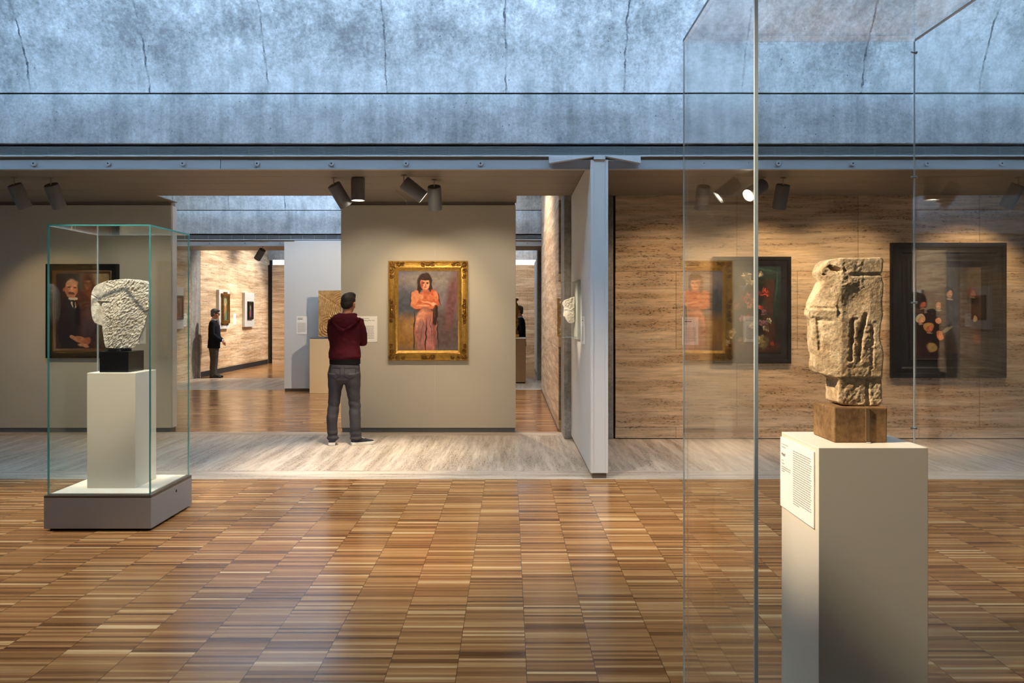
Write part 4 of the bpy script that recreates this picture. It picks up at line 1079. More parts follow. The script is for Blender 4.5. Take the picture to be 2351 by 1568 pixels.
canvas('canvas', c + NV * 0.024, RV, UV, NV, w - 0.60, h - 0.60, 170, S, 13, (44, 36, 28), 0.25, up)

# ------------------------------------------------------------------ far side wall: small pictures on pale mounts
SR, SN = Vector((0, 1, 0)), Vector((1, 0, 0))
def side_picture(label, yc, zc, mw, mh, pw, ph, zp, frm, strokes, seed, bg, crest=False):
    r = thing('mounted_picture', label, 'painting', (-7.6, yc, zc))
    MB().obox(Vector((-7.56, yc, zc)), SR, UV, SN, mw, mh, 0.078).build('mount_board', M['panel_white'], parent=r, bevel=0.003)
    c = Vector((-7.52, yc, zp))
    frame('frame', c, SR, UV, SN, pw, ph, [(0.0, 0.03), (0.02, 0.05), (0.045, 0.04), (0.06, 0.026)], frm, r)
    canvas('canvas', c + SN * 0.022, SR, UV, SN, pw - 0.11, ph - 0.11, 40, strokes, seed, bg, 0.3, r)
    if crest:
        k = MB()
        k.obox(c + UV * (ph / 2 + 0.012) + SN * 0.025, SR, UV, SN, pw * 1.12, 0.05, 0.06)
        k.obox(c + UV * (ph / 2 + 0.055) + SN * 0.025, SR, UV, SN, pw * 0.35, 0.045, 0.05)
        k.obox(c - UV * (ph / 2 + 0.012) + SN * 0.025, SR, UV, SN, pw * 1.08, 0.04, 0.055)
        for s in (-1, 1):
            k.obox(c - UV * (ph / 2 + 0.05) + SR * (s * pw * 0.36) + SN * 0.02, SR, UV, SN, 0.05, 0.05, 0.04)
            k.cyl(c - UV * (ph / 2) + SR * (s * pw * 0.47) + SN * 0.045, c + UV * (ph / 2) + SR * (s * pw * 0.47) + SN * 0.045, 0.018, 0.018, 12)
        k.build('carved_crest', M['gold_dark'], parent=r)
    return r
FIG = [(0.5, 0.35, 0.3, 0.3, 0, (150, 150, 110), 0.6), (0.5, 0.9, 0.22, 0.6, 0, (168, 128, 70), 0.4), (0.5, 0.5, 0.1, 0.12, 0, (206, 170, 130), 0.4), (0.6, 1.3, 0.2, 0.4, 10, (90, 120, 100), 0.5)]
side_picture('small altarpiece in a carved gold frame on a pale mount, on the far side wall', 21.83, 1.68, 0.80, 1.02, 0.52, 0.72, 1.70, M['gold_dark'], FIG, 31, (70, 62, 40), True)
side_picture('small picture in a dark frame on a pale mount, on the far side wall', 23.95, 1.68, 0.86, 0.98, 0.46, 0.52, 1.66, M['black_wood'], [(0.5, 0.6, 0.25, 0.6, 0, (40, 34, 30), 0.5), (0.45, 0.85, 0.16, 0.3, 0, (196, 60, 40), 0.4), (0.6, 0.8, 0.1, 0.3, 0, (60, 80, 120), 0.4), (0.5, 0.35, 0.12, 0.2, 0, (150, 150, 120), 0.4)], 33, (36, 28, 24))
side_picture('brown panel picture on a pale mount, left of the concrete column in the far gallery', 18.72, 1.70, 0.75, 0.96, 0.55, 0.55, 1.71, M['brown_wood'], [(0.4, 0.5, 0.2, 0.5, 20, (150, 110, 66), 0.5), (0.6, 0.6, 0.15, 0.5, -15, (96, 78, 60), 0.5), (0.3, 0.9, 0.1, 0.1, 0, (160, 70, 50), 0.5)], 35, (120, 84, 48))

# ------------------------------------------------------------------ marble head in its acrylic cover on the partition
mh_ = thing('mounted_relief_case', 'pale green board with a clear cover on the side of the white partition', 'display case', (0.77, 9.33, 1.62))
MB().box(0.735, 8.96, 1.288, 0.7688, 9.68, 1.935).build('backing_board', plain('backing_paint', lin((176, 178, 160)), 0.7), parent=mh_, bevel=0.002)
T = 0.006; ax0, ax1, ay0, ay1, az0, az1 = 0.555, 0.7345, 8.99, 9.65, 1.31, 1.915
MB().box(ax0, ay0, az0, ax0 + T, ay1, az1).build('front_pane', M['acrylic'], parent=mh_)
MB().box(ax0 + T, ay0, az0 + T, ax1, ay0 + T, az1 - T).build('side_pane', M['acrylic'], parent=mh_)
MB().box(ax0 + T, ay1 - T, az0 + T, ax1, ay1, az1 - T).build('side_pane', M['acrylic'], parent=mh_)
MB().box(ax0 + T, ay0, az1 - T, ax1, ay1, az1).build('top_pane', M['acrylic'], parent=mh_)
MB().box(ax0 + T, ay0, az0, ax1, ay1, az0 + T).build('bottom_pane', M['acrylic'], parent=mh_)
for z in (az0 + 0.001, az1 - 0.0065):
    MB().box(ax0 + 0.002, ay0 - 0.0008, z, ax1, ay0, z + 0.0055).build('cover_edge', M['edge_pale'], parent=mh_)
# the head: profile to the left, cut flat at the back
hy = 9.32; bx = 0.727
def zm(u, v): return at(1270 + u * 0.1084, 630 + v * 0.1084, hy)
MO = ((474, 474), (430, 474), (385, 486), (340, 505), (300, 520), (262, 534), (225, 560), (200, 598), (198, 628), (206, 650), (222, 668), (228, 700), (230, 745), (226, 780), (218, 820), (211, 862), (218, 886), (240, 884), (246, 900), (262, 914), (258, 926), (272, 936), (270, 952), (288, 968), (300, 990), (318, 1014), (345, 1034), (384, 1032), (410, 1016), (440, 1004), (474, 985))
def marb(p):
    q = p.copy()
    u = ((p.x * F / hy + CX) - 1270) / 0.1084; v = ((EYE - p.z) * F / hy + CY - 630) / 0.1084
    d = p.y - hy; sgn = -1 if d < 0 else 1
    t = max(0.0, min(1.0, (u - 205) / 270.0)); w = max(0.0, 1 - abs(v - 760) / 300.0)
    k = (0.16 + 0.84 * math.sqrt(t * (2 - t))) * (0.62 + 0.38 * math.sqrt(w))
    if u < 250 and 790 < v < 890: k *= 0.75
    q.y = hy + d * k
    dd = 0.0
    hair = 1.0 if (v < 690 and u < 340 + (690 - v) * 0.3 and v > 500) or (330 < u < 430 and 620 < v < 760) else 0.0
    beard = 1.0 if (v > 900 and u > 280) or (u > 350 and v > 820) else 0.0
    c = noise.noise(p * 85) + 0.5 * noise.noise(p * 160)
    dd += hair * (0.006 + 0.011 * c) + beard * (0.003 + 0.006 * c)
    dd -= 0.012 * math.exp(-(((u - 262) / 22) ** 2 + ((v - 768) / 16) ** 2))       # eye socket
    dd += 0.005 * math.exp(-(((u - 262) / 34) ** 2 + ((v - 738) / 12) ** 2))       # brow
    dd += 0.007 * math.exp(-(((u - 300) / 40) ** 2 + ((v - 850) / 45) ** 2))       # cheek
    e1 = ((u - 420) / 26) ** 2 + ((v - 750) / 46) ** 2
    dd += 0.013 * math.exp(-(e1 - 1) ** 2 * 3) - 0.006 * math.exp(-e1 * 3)          # ear
    q.y += sgn * dd
    if hair: q.x -= 0.004 * c
    q.x = min(q.x, bx)
    return q
hb2 = carve([(zm(u, v).x, zm(u, v).z) for u, v in MO], hy - 0.095, hy + 0.095, 0.0036, marb, 3)
mo = hb2.build('marble_sculpture', M['marble'], origin=(0.7, hy, 1.45), smooth=True)
tag(mo, 'ivory marble head with curled hair and beard, in profile inside the clear wall cover', 'sculpture')
MB().limb([(0.7265, hy, 1.46, 0.006), (0.734, hy, 1.46, 0.006)], n=10).build('support_pin', M['chrome'], parent=mo)
MB().limb([(0.7265, hy, 1.60, 0.006), (0.734, hy, 1.60, 0.006)], n=10).build('support_pin', M['chrome'], parent=mo)

# ------------------------------------------------------------------ ochre relief on its plinth (second gallery)
rp = thing('plinth', 'wide sand-coloured plinth under the ochre stone relief, in front of the pale display wall', 'plinth', (-3.45, 16.45, 0))
MB().box(-3.935, 16.28, 0.002, -2.90, 16.62, 1.07).build('body', plain('sand_paint', lin((206, 182, 142)), 0.7, 0, 0.03), parent=rp, bevel=0.002)
MB().box(-3.93, 16.285, 1.0705, -2.905, 16.615, 1.092).build('top_plate', M['base_metal'], parent=rp)
NX, NZ, rw, rh = 110, 150, 0.80, 0.92
rx0, rz0, ry0 = -3.79, 1.108, 16.40
vs = []
for j in range(NZ):
    for i in range(NX):
        u_, v_ = i / (NX - 1), j / (NZ - 1)
        d1 = math.hypot((u_ - 0.62) * rw, (v_ - 0.60) * rh); d2 = math.hypot((u_ - 0.25) * rw, (v_ - 0.22) * rh)
        g1 = math.sin(d1 * 150 + 1.5 * math.sin(u_ * 9)) * math.exp(-((d1 - 0.20) / 0.13) ** 2)
        g2 = math.sin(d2 * 130) * math.exp(-((d2 - 0.12) / 0.11) ** 2)
        ln = -0.9 * math.exp(-((v_ - 0.94 + u_ * 0.55) / 0.022) ** 2) if u_ < 0.55 else 0
        bd = math.sin((u_ * 0.6 + v_) * 90) * 0.7 * math.exp(-(v_ / 0.22) ** 2)
        hh = 0.008 * g1 + 0.007 * g2 + 0.008 * ln + 0.006 * bd + fbm((u_ * 5, v_ * 5, 1.0), 2.2) * 0.006
        ex = 0.012 * noise.noise(Vector((0, v_ * 6, 2))) * (1 if i == 0 else 0)
        vs.append((rx0 + u_ * rw + ex, ry0 - hh, rz0 + v_ * rh + 0.008 * noise.noise(Vector((u_ * 5, 0, 7))) * (1 if j == NZ - 1 else 0)))
fs = [(j * NX + i, j * NX + i + 1, (j + 1) * NX + i + 1, (j + 1) * NX + i) for j in range(NZ - 1) for i in range(NX - 1)]
n0 = len(vs)
vs += [(p[0], ry0 + 0.07, p[2]) for p in vs]
fs += [tuple(n0 + k for k in reversed(f)) for f in fs]
per = [i for i in range(NX)] + [j * NX + NX - 1 for j in range(1, NZ)] + [(NZ - 1) * NX + i for i in range(NX - 2, -1, -1)] + [j * NX for j in range(NZ - 2, 0, -1)]
fs += [(per[k], n0 + per[k], n0 + per[(k + 1) % len(per)], per[(k + 1) % len(per)]) for k in range(len(per))]
sr_ = thing('stone_relief', 'carved ochre stone relief slab standing on the sand-coloured plinth', 'sculpture', (-3.39, 16.43, 1.0925))
MB().add(vs, fs).build('slab', M['relief'], parent=sr_, smooth='auto')
MB().box(-3.66, 16.36, 1.0927, -3.12, 16.50, 1.1075).build('stand_bar', M['black_wood'], parent=sr_)

# ------------------------------------------------------------------ gilded carving on a brown plinth (far gap)
bp = thing('plinth', 'narrow brown plinth seen in the gap right of the middle wall', 'plinth', (0.12, 18.78, 0))
MB().box(-0.13, 18.6, 0.03, 0.365, 18.96, 1.005).build('body', plain('brown_paint', lin((140, 108, 70)), 0.7, 0, 0.03), parent=bp, bevel=0.002)
MB().box(-0.11, 18.62, 0, 0.345, 18.94, 0.0295).build('base', M['dark'], parent=bp)
MB().box(-0.13, 18.6, 1.0052, 0.365, 18.96, 1.03).build('top_plate', M['deck'], parent=bp)
gc = thing('gilded_carving', 'tall gilded carved ornament on the narrow brown plinth', 'sculpture', (0.06, 18.78, 1.0305))
MB().box(-0.06, 18.68, 1.0305, 0.215, 18.88, 1.10).build('foot', M['gold'], parent=gc, bevel=0.008)
gm = MB()
prof = [(0.10, 1.10), (0.13, 1.16), (0.09, 1.22), (0.12, 1.32), (0.14, 1.42), (0.10, 1.50), (0.13, 1.60), (0.145, 1.70), (0.11, 1.78), (0.09, 1.84), (0.13, 1.89), (0.10, 1.92)]
gm.rings([[(0.075 + r_ * math.cos(a) * (1 + 0.10 * math.sin(5 * a + z * 30)), 18.78 + 0.7 * r_ * math.sin(a), z) for a in [2 * math.pi * k / 40 for k in range(40)]] for r_, z in prof])
for k in range(40):
    a = rq.random() * 6.28; z = rq.uniform(1.12, 1.88); r_ = np.interp(z, [p[1] for p in prof], [p[0] for p in prof])
    gm.ell((0.075 + r_ * math.cos(a), 18.78 + 0.7 * r_ * math.sin(a), z), (0.018, 0.018, 0.03), 8, 6)
gm.build('carving', M['gold'], parent=gc, smooth=True)
# ------------------------------------------------------------------ people
SKIN = plain('skin', lin((206, 140, 112)), 0.5, 0, 0.06, 14.0)
def skin_head(mb, c, yaw=0.0, pitch=0.0, roll=0.0, s=1.0):
    """head facing +Y before rotation: skull, jaw, nose, brow, lips, ears"""
    R = Matrix.Rotation(yaw, 3, 'Z') @ Matrix.Rotation(pitch, 3, 'X') @ Matrix.Rotation(roll, 3, 'Y')
    c = Vector(c)
    def E(p, r, n=14, m=10): mb.ell(c + R @ (Vector(p) * s), tuple(v * s for v in r), n, m, R)
    def L(pts, hint=(1, 0, 0)):
        mb.limb([tuple(c + R @ (Vector(p[:3]) * s)) + tuple(v * s for v in p[3:]) for p in pts], hint=tuple(R @ Vector(hint)), n=10)
    E((0, -0.012, 0.030), (0.074, 0.094, 0.088), 18, 12)
    E((0, 0.022, -0.045), (0.058, 0.066, 0.070), 16, 10)
    E((0, 0.066, -0.092), (0.026, 0.022, 0.020))
    L([(0, 0.080, 0.028, 0.008, 0.008), (0, 0.094, 0.002, 0.010, 0.012), (0, 0.104, -0.020, 0.015, 0.013), (0, 0.082, -0.028, 0.014, 0.010)])
    L([(-0.045, 0.066, 0.030, 0.008), (-0.02, 0.082, 0.033, 0.009), (0.02, 0.082, 0.033, 0.009), (0.045, 0.066, 0.030, 0.008)], hint=(0, 0, 1))
    E((0, 0.080, -0.050), (0.023, 0.012, 0.006)); E((0, 0.078, -0.060), (0.020, 0.012, 0.007))
    for q in (-1, 1):
        E((q * 0.030, 0.066, 0.012), (0.013, 0.012, 0.010))
        E((q * 0.042, 0.050, -0.020), (0.024, 0.024, 0.022))
        E((q * 0.076, -0.008, -0.004), (0.009, 0.020, 0.032))
        E((q * 0.080, -0.016, 0.004), (0.008, 0.014, 0.022))
    return R

def hand(mb, wrist, direction, palm_n, curl=0.5, s=1.0, side=1):
    """palm with five separate fingers; direction: where the fingers point; palm_n: out of the back of the hand"""
    d = Vector(direction).normalized(); n = Vector(palm_n); n = (n - d * n.dot(d)).normalized(); r = d.cross(n) * side
    w = Vector(wrist)
    mb.limb([tuple(w) + (0.027 * s, 0.020 * s), tuple(w + d * 0.03 * s) + (0.036 * s, 0.018 * s), tuple(w + d * 0.075 * s) + (0.042 * s, 0.016 * s), tuple(w + d * 0.095 * s) + (0.040 * s, 0.013 * s)], hint=tuple(r), n=14)
    for k, (off, ln) in enumerate(((-0.030, 0.062), (-0.010, 0.076), (0.011, 0.072), (0.030, 0.056))):
        p = w + d * 0.088 * s + r * off * s; dd = d.copy(); pts = [tuple(p) + (0.0088 * s,)]
        for j in range(3):
            dd = (dd - n * (curl * (0.45 + 0.12 * j))).normalized(); p = p + dd * (ln * s / 3 * (1.2 - 0.15 * j)); pts.append(tuple(p) + ((0.0086 - 0.0010 * j) * s,))
        mb.limb(pts, hint=tuple(r), n=8)
    p = w + d * 0.030 * s - r * 0.032 * s; q = p - r * 0.022 * s + d * 0.03 * s - n * 0.010 * s; t = q + d * 0.032 * s - n * 0.014 * s + r * 0.006 * s
    mb.limb([tuple(p) + (0.012 * s,), tuple(q) + (0.0105 * s,), tuple(t) + (0.0085 * s,)], hint=tuple(n), n=8)

def shoe(heel, direction, ln, wd, root, m_up, m_sole, laces=None, low=False):
    d = Vector((direction[0], direction[1], 0)).normalized(); r = Vector((d.y, -d.x, 0)); h = Vector(heel)
    prof = [(0.0, 0.60), (0.04, 0.80), (0.25, 0.78), (0.45, 0.80), (0.65, 0.98), (0.82, 0.96), (0.94, 0.70), (1.0, 0.36)]
    pts = [(h + d * (t * ln) + r * (wd / 2 * q)) for t, q in prof] + [(h + d * (t * ln) - r * (wd / 2 * q)) for t, q in reversed(prof)]
    so = MB().prism([(p.x, p.y) for p in pts], 'z', 0.001, 0.038).build('sole', m_sole, bevel=0.005)
    up = MB(); R = []
    for t, hw, z, in ((0.03, 0.62, 0.085), (0.12, 0.74, 0.098), (0.30, 0.76, 0.100), (0.45, 0.78, 0.092), (0.62, 0.90, 0.074), (0.80, 0.88, 0.058), (0.93, 0.60, 0.052), (0.985, 0.28, 0.042)):
        c = h + d * (t * ln); ring = []
        for k in range(16):
            a = math.pi * k / 15
            x = math.cos(a); zz = math.sin(a) ** 0.7
            ring.append((c.x + r.x * wd / 2 * hw * x, c.y + r.y * wd / 2 * hw * x, 0.0365 + (z - 0.0365) * zz))
        R.append(ring)
    up.rings(R)
    o = up.build('shoe', m_up, parent=root, smooth='auto')
    # sole follows its shoe as a sub-part
    so.data.transform(Matrix.Translation(-root_loc(root))); so.parent = o
    if laces:
        for t in (0.46, 0.53, 0.60):
            c = h + d * (t * ln); z = 0.098 - (t - 0.45) * 0.15
            MB().limb([tuple(c - r * 0.026 + Vector((0, 0, z - 0.012))) + (0.0035,), tuple(c + Vector((0, 0, z))) + (0.0035,), tuple(c + r * 0.026 + Vector((0, 0, z - 0.012))) + (0.0035,)], hint=(0, 0, 1), n=8).build('lace', laces, parent=o)
    return o

# ---- the man in the maroon hooded top, seen from behind
X0, Y0 = -1.95, 9.90
man = thing('person', 'person in a maroon hooded sweatshirt and dark jeans, standing with folded arms, seen from behind', 'person', (X0, Y0, 0))
def L0(pts): return [(X0 + p[0], Y0 + p[1], p[2]) + tuple(p[3:]) for p in pts]
HC = (X0 + 0.016, Y0 + 0.035, 1.685)
b = MB()
skin_head(b, HC, yaw=math.radians(-14), pitch=math.radians(-8), roll=math.radians(3), s=1.04)
b.limb(L0([(-0.002, -0.02, 1.44, 0.075, 0.062), (0.002, -0.01, 1.53, 0.060, 0.058), (0.008, 0.005, 1.60, 0.055, 0.058), (0.012, 0.015, 1.66, 0.056, 0.060)]))
b.limb(L0([(-0.02, 0.0, 0.84, 0.15, 0.085), (-0.02, 0, 1.0, 0.14, 0.085), (-0.015, 0, 1.2, 0.15, 0.09), (-0.012, 0, 1.36, 0.16, 0.09), (-0.005, 0, 1.46, 0.12, 0.07)]))
for q, pts in ((-1, [(-0.165, 0.0, 1.45, 0.045), (-0.185, 0.06, 1.33, 0.043), (-0.185, 0.13, 1.22, 0.036), (-0.06, 0.20, 1.21, 0.034), (0.07, 0.18, 1.235, 0.026)]),
               (1, [(0.150, 0.0, 1.45, 0.045), (0.180, 0.04, 1.33, 0.043), (0.178, 0.10, 1.225, 0.036), (0.06, 0.235, 1.25, 0.034), (-0.08, 0.235, 1.28, 0.026)])):
    b.limb(L0(pts))
hand(b, (X0 + 0.062, Y0 + 0.182, 1.234), (0.92, -0.38, 0.08), (0.25, 0.9, 0.1), 0.35, 0.92, 1)
hand(b, (X0 - 0.075, Y0 + 0.236, 1.278), (-0.95, -0.20, 0.1), (-0.1, 0.95, 0.2), 0.5, 0.92, -1)
for pts in ([(-0.10, 0.0, 0.90, 0.085), (-0.138, 0.0, 0.66, 0.064), (-0.155, 0.01, 0.47, 0.050), (-0.165, -0.01, 0.28, 0.046), (-0.165, 0.0, 0.09, 0.036), (-0.165, 0.03, 0.055, 0.036)],
            [(0.05, 0.0, 0.90, 0.085), (0.079, 0.0, 0.66, 0.064), (0.095, 0.01, 0.47, 0.050), (0.104, -0.01, 0.28, 0.046), (0.104, 0.0, 0.09, 0.036), (0.12, 0.02, 0.055, 0.036)]):
    b.limb(L0(pts))
body = fuse(b, 0.0055, 3).build('body', SKIN, parent=man, smooth=True)
MAROON = plain('maroon_cotton', lin((74, 20, 32)), 0.9, 0, 0.12, 9.0, bump=0.25, bscale=260, spec=0.15)
JEANS = plain('charcoal_denim', lin((66, 63, 66)), 0.9, 0, 0.16, 8.0, bump=0.3, bscale=240, spec=0.15)
BLACKC = plain('black_cotton', (0.008, 0.008, 0.009), 0.95, 0, 0.2, spec=0.1)
HAIRD = plain('dark_brown_hair', (0.016, 0.010, 0.007), 0.6, 0, 0.5, 40.0, bump=0.6, bscale=120)
# sweatshirt
b = MB()
b.limb(L0([(-0.020, 0.0, 1.022, 0.184, 0.118), (-0.020, 0.0, 1.055, 0.196, 0.132), (-0.022, 0.0, 1.10, 0.193, 0.132), (-0.022, 0.0, 1.19, 0.178, 0.128), (-0.020, -0.004, 1.30, 0.182, 0.130), (-0.016, -0.008, 1.40, 0.196, 0.128), (-0.010, -0.008, 1.47, 0.182, 0.110), (-0.006, -0.006, 1.52, 0.115, 0.088), (0.0, 0.0, 1.555, 0.070, 0.070)]), n=28)
b.limb(L0([(-0.10, -0.004, 1.492, 0.050), (-0.165, 0.0, 1.462, 0.066), (-0.180, 0.03, 1.38, 0.066), (-0.180, 0.09, 1.28, 0.062), (-0.172, 0.125, 1.215, 0.058), (-0.12, 0.175, 1.20, 0.052), (-0.03, 0.20, 1.21, 0.046), (0.045, 0.188, 1.23, 0.040)]))
b.limb(L0([(0.08, -0.004, 1.492, 0.050), (0.150, 0.0, 1.465, 0.064), (0.172, 0.02, 1.38, 0.062), (0.180, 0.06, 1.29, 0.058), (0.176, 0.105, 1.225, 0.055), (0.13, 0.17, 1.225, 0.050), (0.03, 0.225, 1.25, 0.046), (-0.055, 0.236, 1.272, 0.040)]))
h = fuse(b, 0.007, 5)
def folds(p, amt=0.005):
    p = Vector(p)
    a = noise.noise(Vector(((p.x + p.z * 0.35) * 9, p.y * 7, p.z * 16))) + 0.5 * noise.noise(Vector((p.x * 22, p.y * 14, (p.z + 0.5 * p.x) * 24)))
    return a * amt
def crease(mb, cx, cy, amt):
    out = []
    for p in mb.v:
        d = Vector((p[0] - cx, p[1] - cy, 0)); d = d.normalized() if d.length > 1e-5 else d
        f = folds(p, amt); out.append((p[0] + d.x * f, p[1] + d.y * f, p[2]))
    mb.v = out; return mb
crease(h, X0, Y0, 0.006).build('sweatshirt', MAROON, parent=man, smooth=True)
# ribbed waistband
R = []
for z, g in ((0.966, -0.004), (0.970, 0.003), (1.022, 0.004), (1.030, -0.006)):
    R.append([(X0 - 0.020 + (0.180 + g) * math.cos(a) * (1 + 0.006 * math.sin(48 * a)), Y0 + (0.116 + g) * math.sin(a) * (1 + 0.006 * math.sin(48 * a)), z) for a in [2 * math.pi * k / 144 for k in range(144)]])
MB().rings(R).build('waistband', BLACKC, parent=man, smooth='auto')
# hood lying on the back: rolled rim around the neck, pointed bag down the back
b = MB()
rim = []
for k in range(15):
    a = math.pi * (1.16 + 0.68 * k / 14 * 1.0) if False else math.radians(170 + 200 * k / 14)
    rim.append((0.002 + 0.098 * math.cos(a), 0.010 + 0.088 * math.sin(a), 1.545 - 0.006 * math.sin(a) + 0.012 * abs(math.cos(a)), 0.020, 0.026))
b.limb(L0(rim), hint=(0, 0, 1), n=12)
b.limb(L0([(-0.108, 0.0, 1.53, 0.026), (-0.085, -0.05, 1.545, 0.024), (-0.068, -0.03, 1.575, 0.014)]), n=10)
b.limb(L0([(-0.002, -0.070, 1.550, 0.135, 0.034), (-0.002, -0.100, 1.512, 0.160, 0.042), (-0.004, -0.120, 1.465, 0.135, 0.042), (-0.006, -0.130, 1.420, 0.085, 0.032), (-0.008, -0.132, 1.382, 0.024, 0.014)]), n=22)
b.limb(L0([(-0.172, -0.050, 1.522, 0.013), (-0.125, -0.128, 1.455, 0.014), (-0.065, -0.152, 1.398, 0.015), (-0.008, -0.154, 1.372, 0.016), (0.055, -0.152, 1.398, 0.015), (0.118, -0.128, 1.455, 0.014), (0.168, -0.045, 1.518, 0.013)]), n=10)
b.limb(L0([(-0.105, -0.105, 1.525, 0.012), (0.0, -0.146, 1.500, 0.013), (0.105, -0.105, 1.522, 0.012)]), n=8)
b.limb(L0([(-0.090, -0.080, 1.555, 0.012), (0.0, -0.112, 1.540, 0.014), (0.092, -0.080, 1.553, 0.012)]), n=8)
crease(fuse(b, 0.006, 3), X0, Y0, 0.003).build('hood', MAROON, parent=man, smooth=True)
# jeans
b = MB()
b.limb(L0([(-0.022, 0.0, 0.990, 0.172, 0.108), (-0.024, 0.0, 0.93, 0.186, 0.124), (-0.028, -0.008, 0.85, 0.197, 0.136), (-0.028, -0.006, 0.79, 0.190, 0.128), (-0.028, 0.0, 0.765, 0.15, 0.10)]), n=26)
b.limb(L0([(-0.115, -0.01, 0.86, 0.110, 0.128), (-0.124, -0.004, 0.76, 0.098, 0.115), (-0.139, 0.0, 0.66, 0.080, 0.092), (-0.150, 0.012, 0.53, 0.072, 0.080), (-0.156, 0.012, 0.46, 0.068, 0.076), (-0.170, -0.01, 0.33, 0.066, 0.076), (-0.172, -0.012, 0.22, 0.063, 0.070), (-0.166, -0.006, 0.13, 0.060, 0.066), (-0.163, -0.004, 0.085, 0.066, 0.072), (-0.163, -0.004, 0.052, 0.052, 0.062)]))
b.limb(L0([(0.060, -0.01, 0.86, 0.110, 0.128), (0.070, -0.004, 0.76, 0.098, 0.115), (0.079, 0.0, 0.66, 0.085, 0.092), (0.090, 0.012, 0.53, 0.072, 0.080), (0.096, 0.012, 0.46, 0.070, 0.076), (0.104, -0.008, 0.33, 0.068, 0.076), (0.104, -0.010, 0.22, 0.064, 0.070), (0.108, -0.004, 0.13, 0.066, 0.066), (0.114, 0.0, 0.085, 0.072, 0.072), (0.112, 0.0, 0.060, 0.056, 0.060)]))
j = fuse(b, 0.007, 4)
jv = []
for p in j.v:
    f = folds(p, 0.005) + (0.006 * math.sin(p[2] * 95 + 3 * p[0]) * math.exp(-((p[2] - 0.09) / 0.08) ** 2)) + 0.004 * math.sin(p[2] * 60 + 8 * p[0]) * math.exp(-((p[2] - 0.46) / 0.10) ** 2)
    lx = X0 + (-0.155 if p[0] < X0 - 0.028 else 0.095) if p[2] < 0.75 else X0 - 0.025
    d = Vector((p[0] - lx, p[1] - Y0, 0)); d = d.normalized() if d.length > 1e-5 else d
    jv.append((p[0] + d.x * f, p[1] + d.y * f, p[2]))
j.v = jv
jo = j.build('jeans', JEANS, parent=man, smooth=True)
from mathutils.bvhtree import BVHTree
BV = BVHTree.FromPolygons([Vector(p) for p in j.v], j.f)
for sx in (-0.112, 0.062):
    mb = MB()
    pts = [(-0.062, 0.925), (0.062, 0.925), (0.062, 0.83), (0.0, 0.795), (-0.062, 0.83), (-0.062, 0.925)]
    q = []
    for k in range(len(pts) - 1):
        for t in (0, 0.33, 0.66):
            x = sx + pts[k][0] + (pts[k + 1][0] - pts[k][0]) * t; z = pts[k][1] + (pts[k + 1][1] - pts[k][1]) * t
            q.append((x, z))
    q.append((sx - 0.062, 0.925))
    line = []
    for x, z in q:
        hit = BV.ray_cast(Vector((X0 + x, Y0 - 1, z)), Vector((0, 1, 0)))[0]
        line.append((X0 + x, (hit.y if hit else Y0 - 0.13) - 0.0008, z, 0.0020))
    mb.limb(line, n=6).build('pocket_seam', BLACKC, parent=jo)
WHITE_R = plain('white_rubber', lin((214, 208, 196)), 0.5, 0, 0.06, 20)
NAVY = plain('navy_canvas', lin((26, 28, 40)), 0.85, 0, 0.15, 20)
shoe((X0 - 0.163, Y0 - 0.085, 0), (-0.12, 1), 0.285, 0.100, man, NAVY, WHITE_R, WHITE_R)
shoe((X0 + 0.062, Y0 - 0.045, 0), (0.80, 0.42), 0.285, 0.100, man, NAVY, WHITE_R, WHITE_R)
# short hair: skull cap that leaves face, ears and nape free
b = MB(); Rm = Matrix.Rotation(math.radians(-14), 3, 'Z') @ Matrix.Rotation(math.radians(-8), 3, 'X') @ Matrix.Rotation(math.radians(3), 3, 'Y')
def hr(p, r): b.ell(Vector(HC) + Rm @ Vector(p), r, 16, 12, Rm)
hr((0, -0.020, 0.044), (0.084, 0.104, 0.088)); hr((0, -0.050, 0.0), (0.078, 0.066, 0.070)); hr((0, -0.058, -0.030), (0.062, 0.050, 0.045)); hr((0, 0.04, 0.095), (0.062, 0.052, 0.038)); hr((0.018, 0.0, 0.112), (0.060, 0.06, 0.034))
hh = fuse(b, 0.006, 3)
hh.v = [tuple(Vector(p) + (Vector(p) - Vector(HC)).normalized() * (noise.noise(Vector(p) * 60) * 0.003)) for p in hh.v]
hh.build('hair', HAIRD, parent=man, smooth=True)

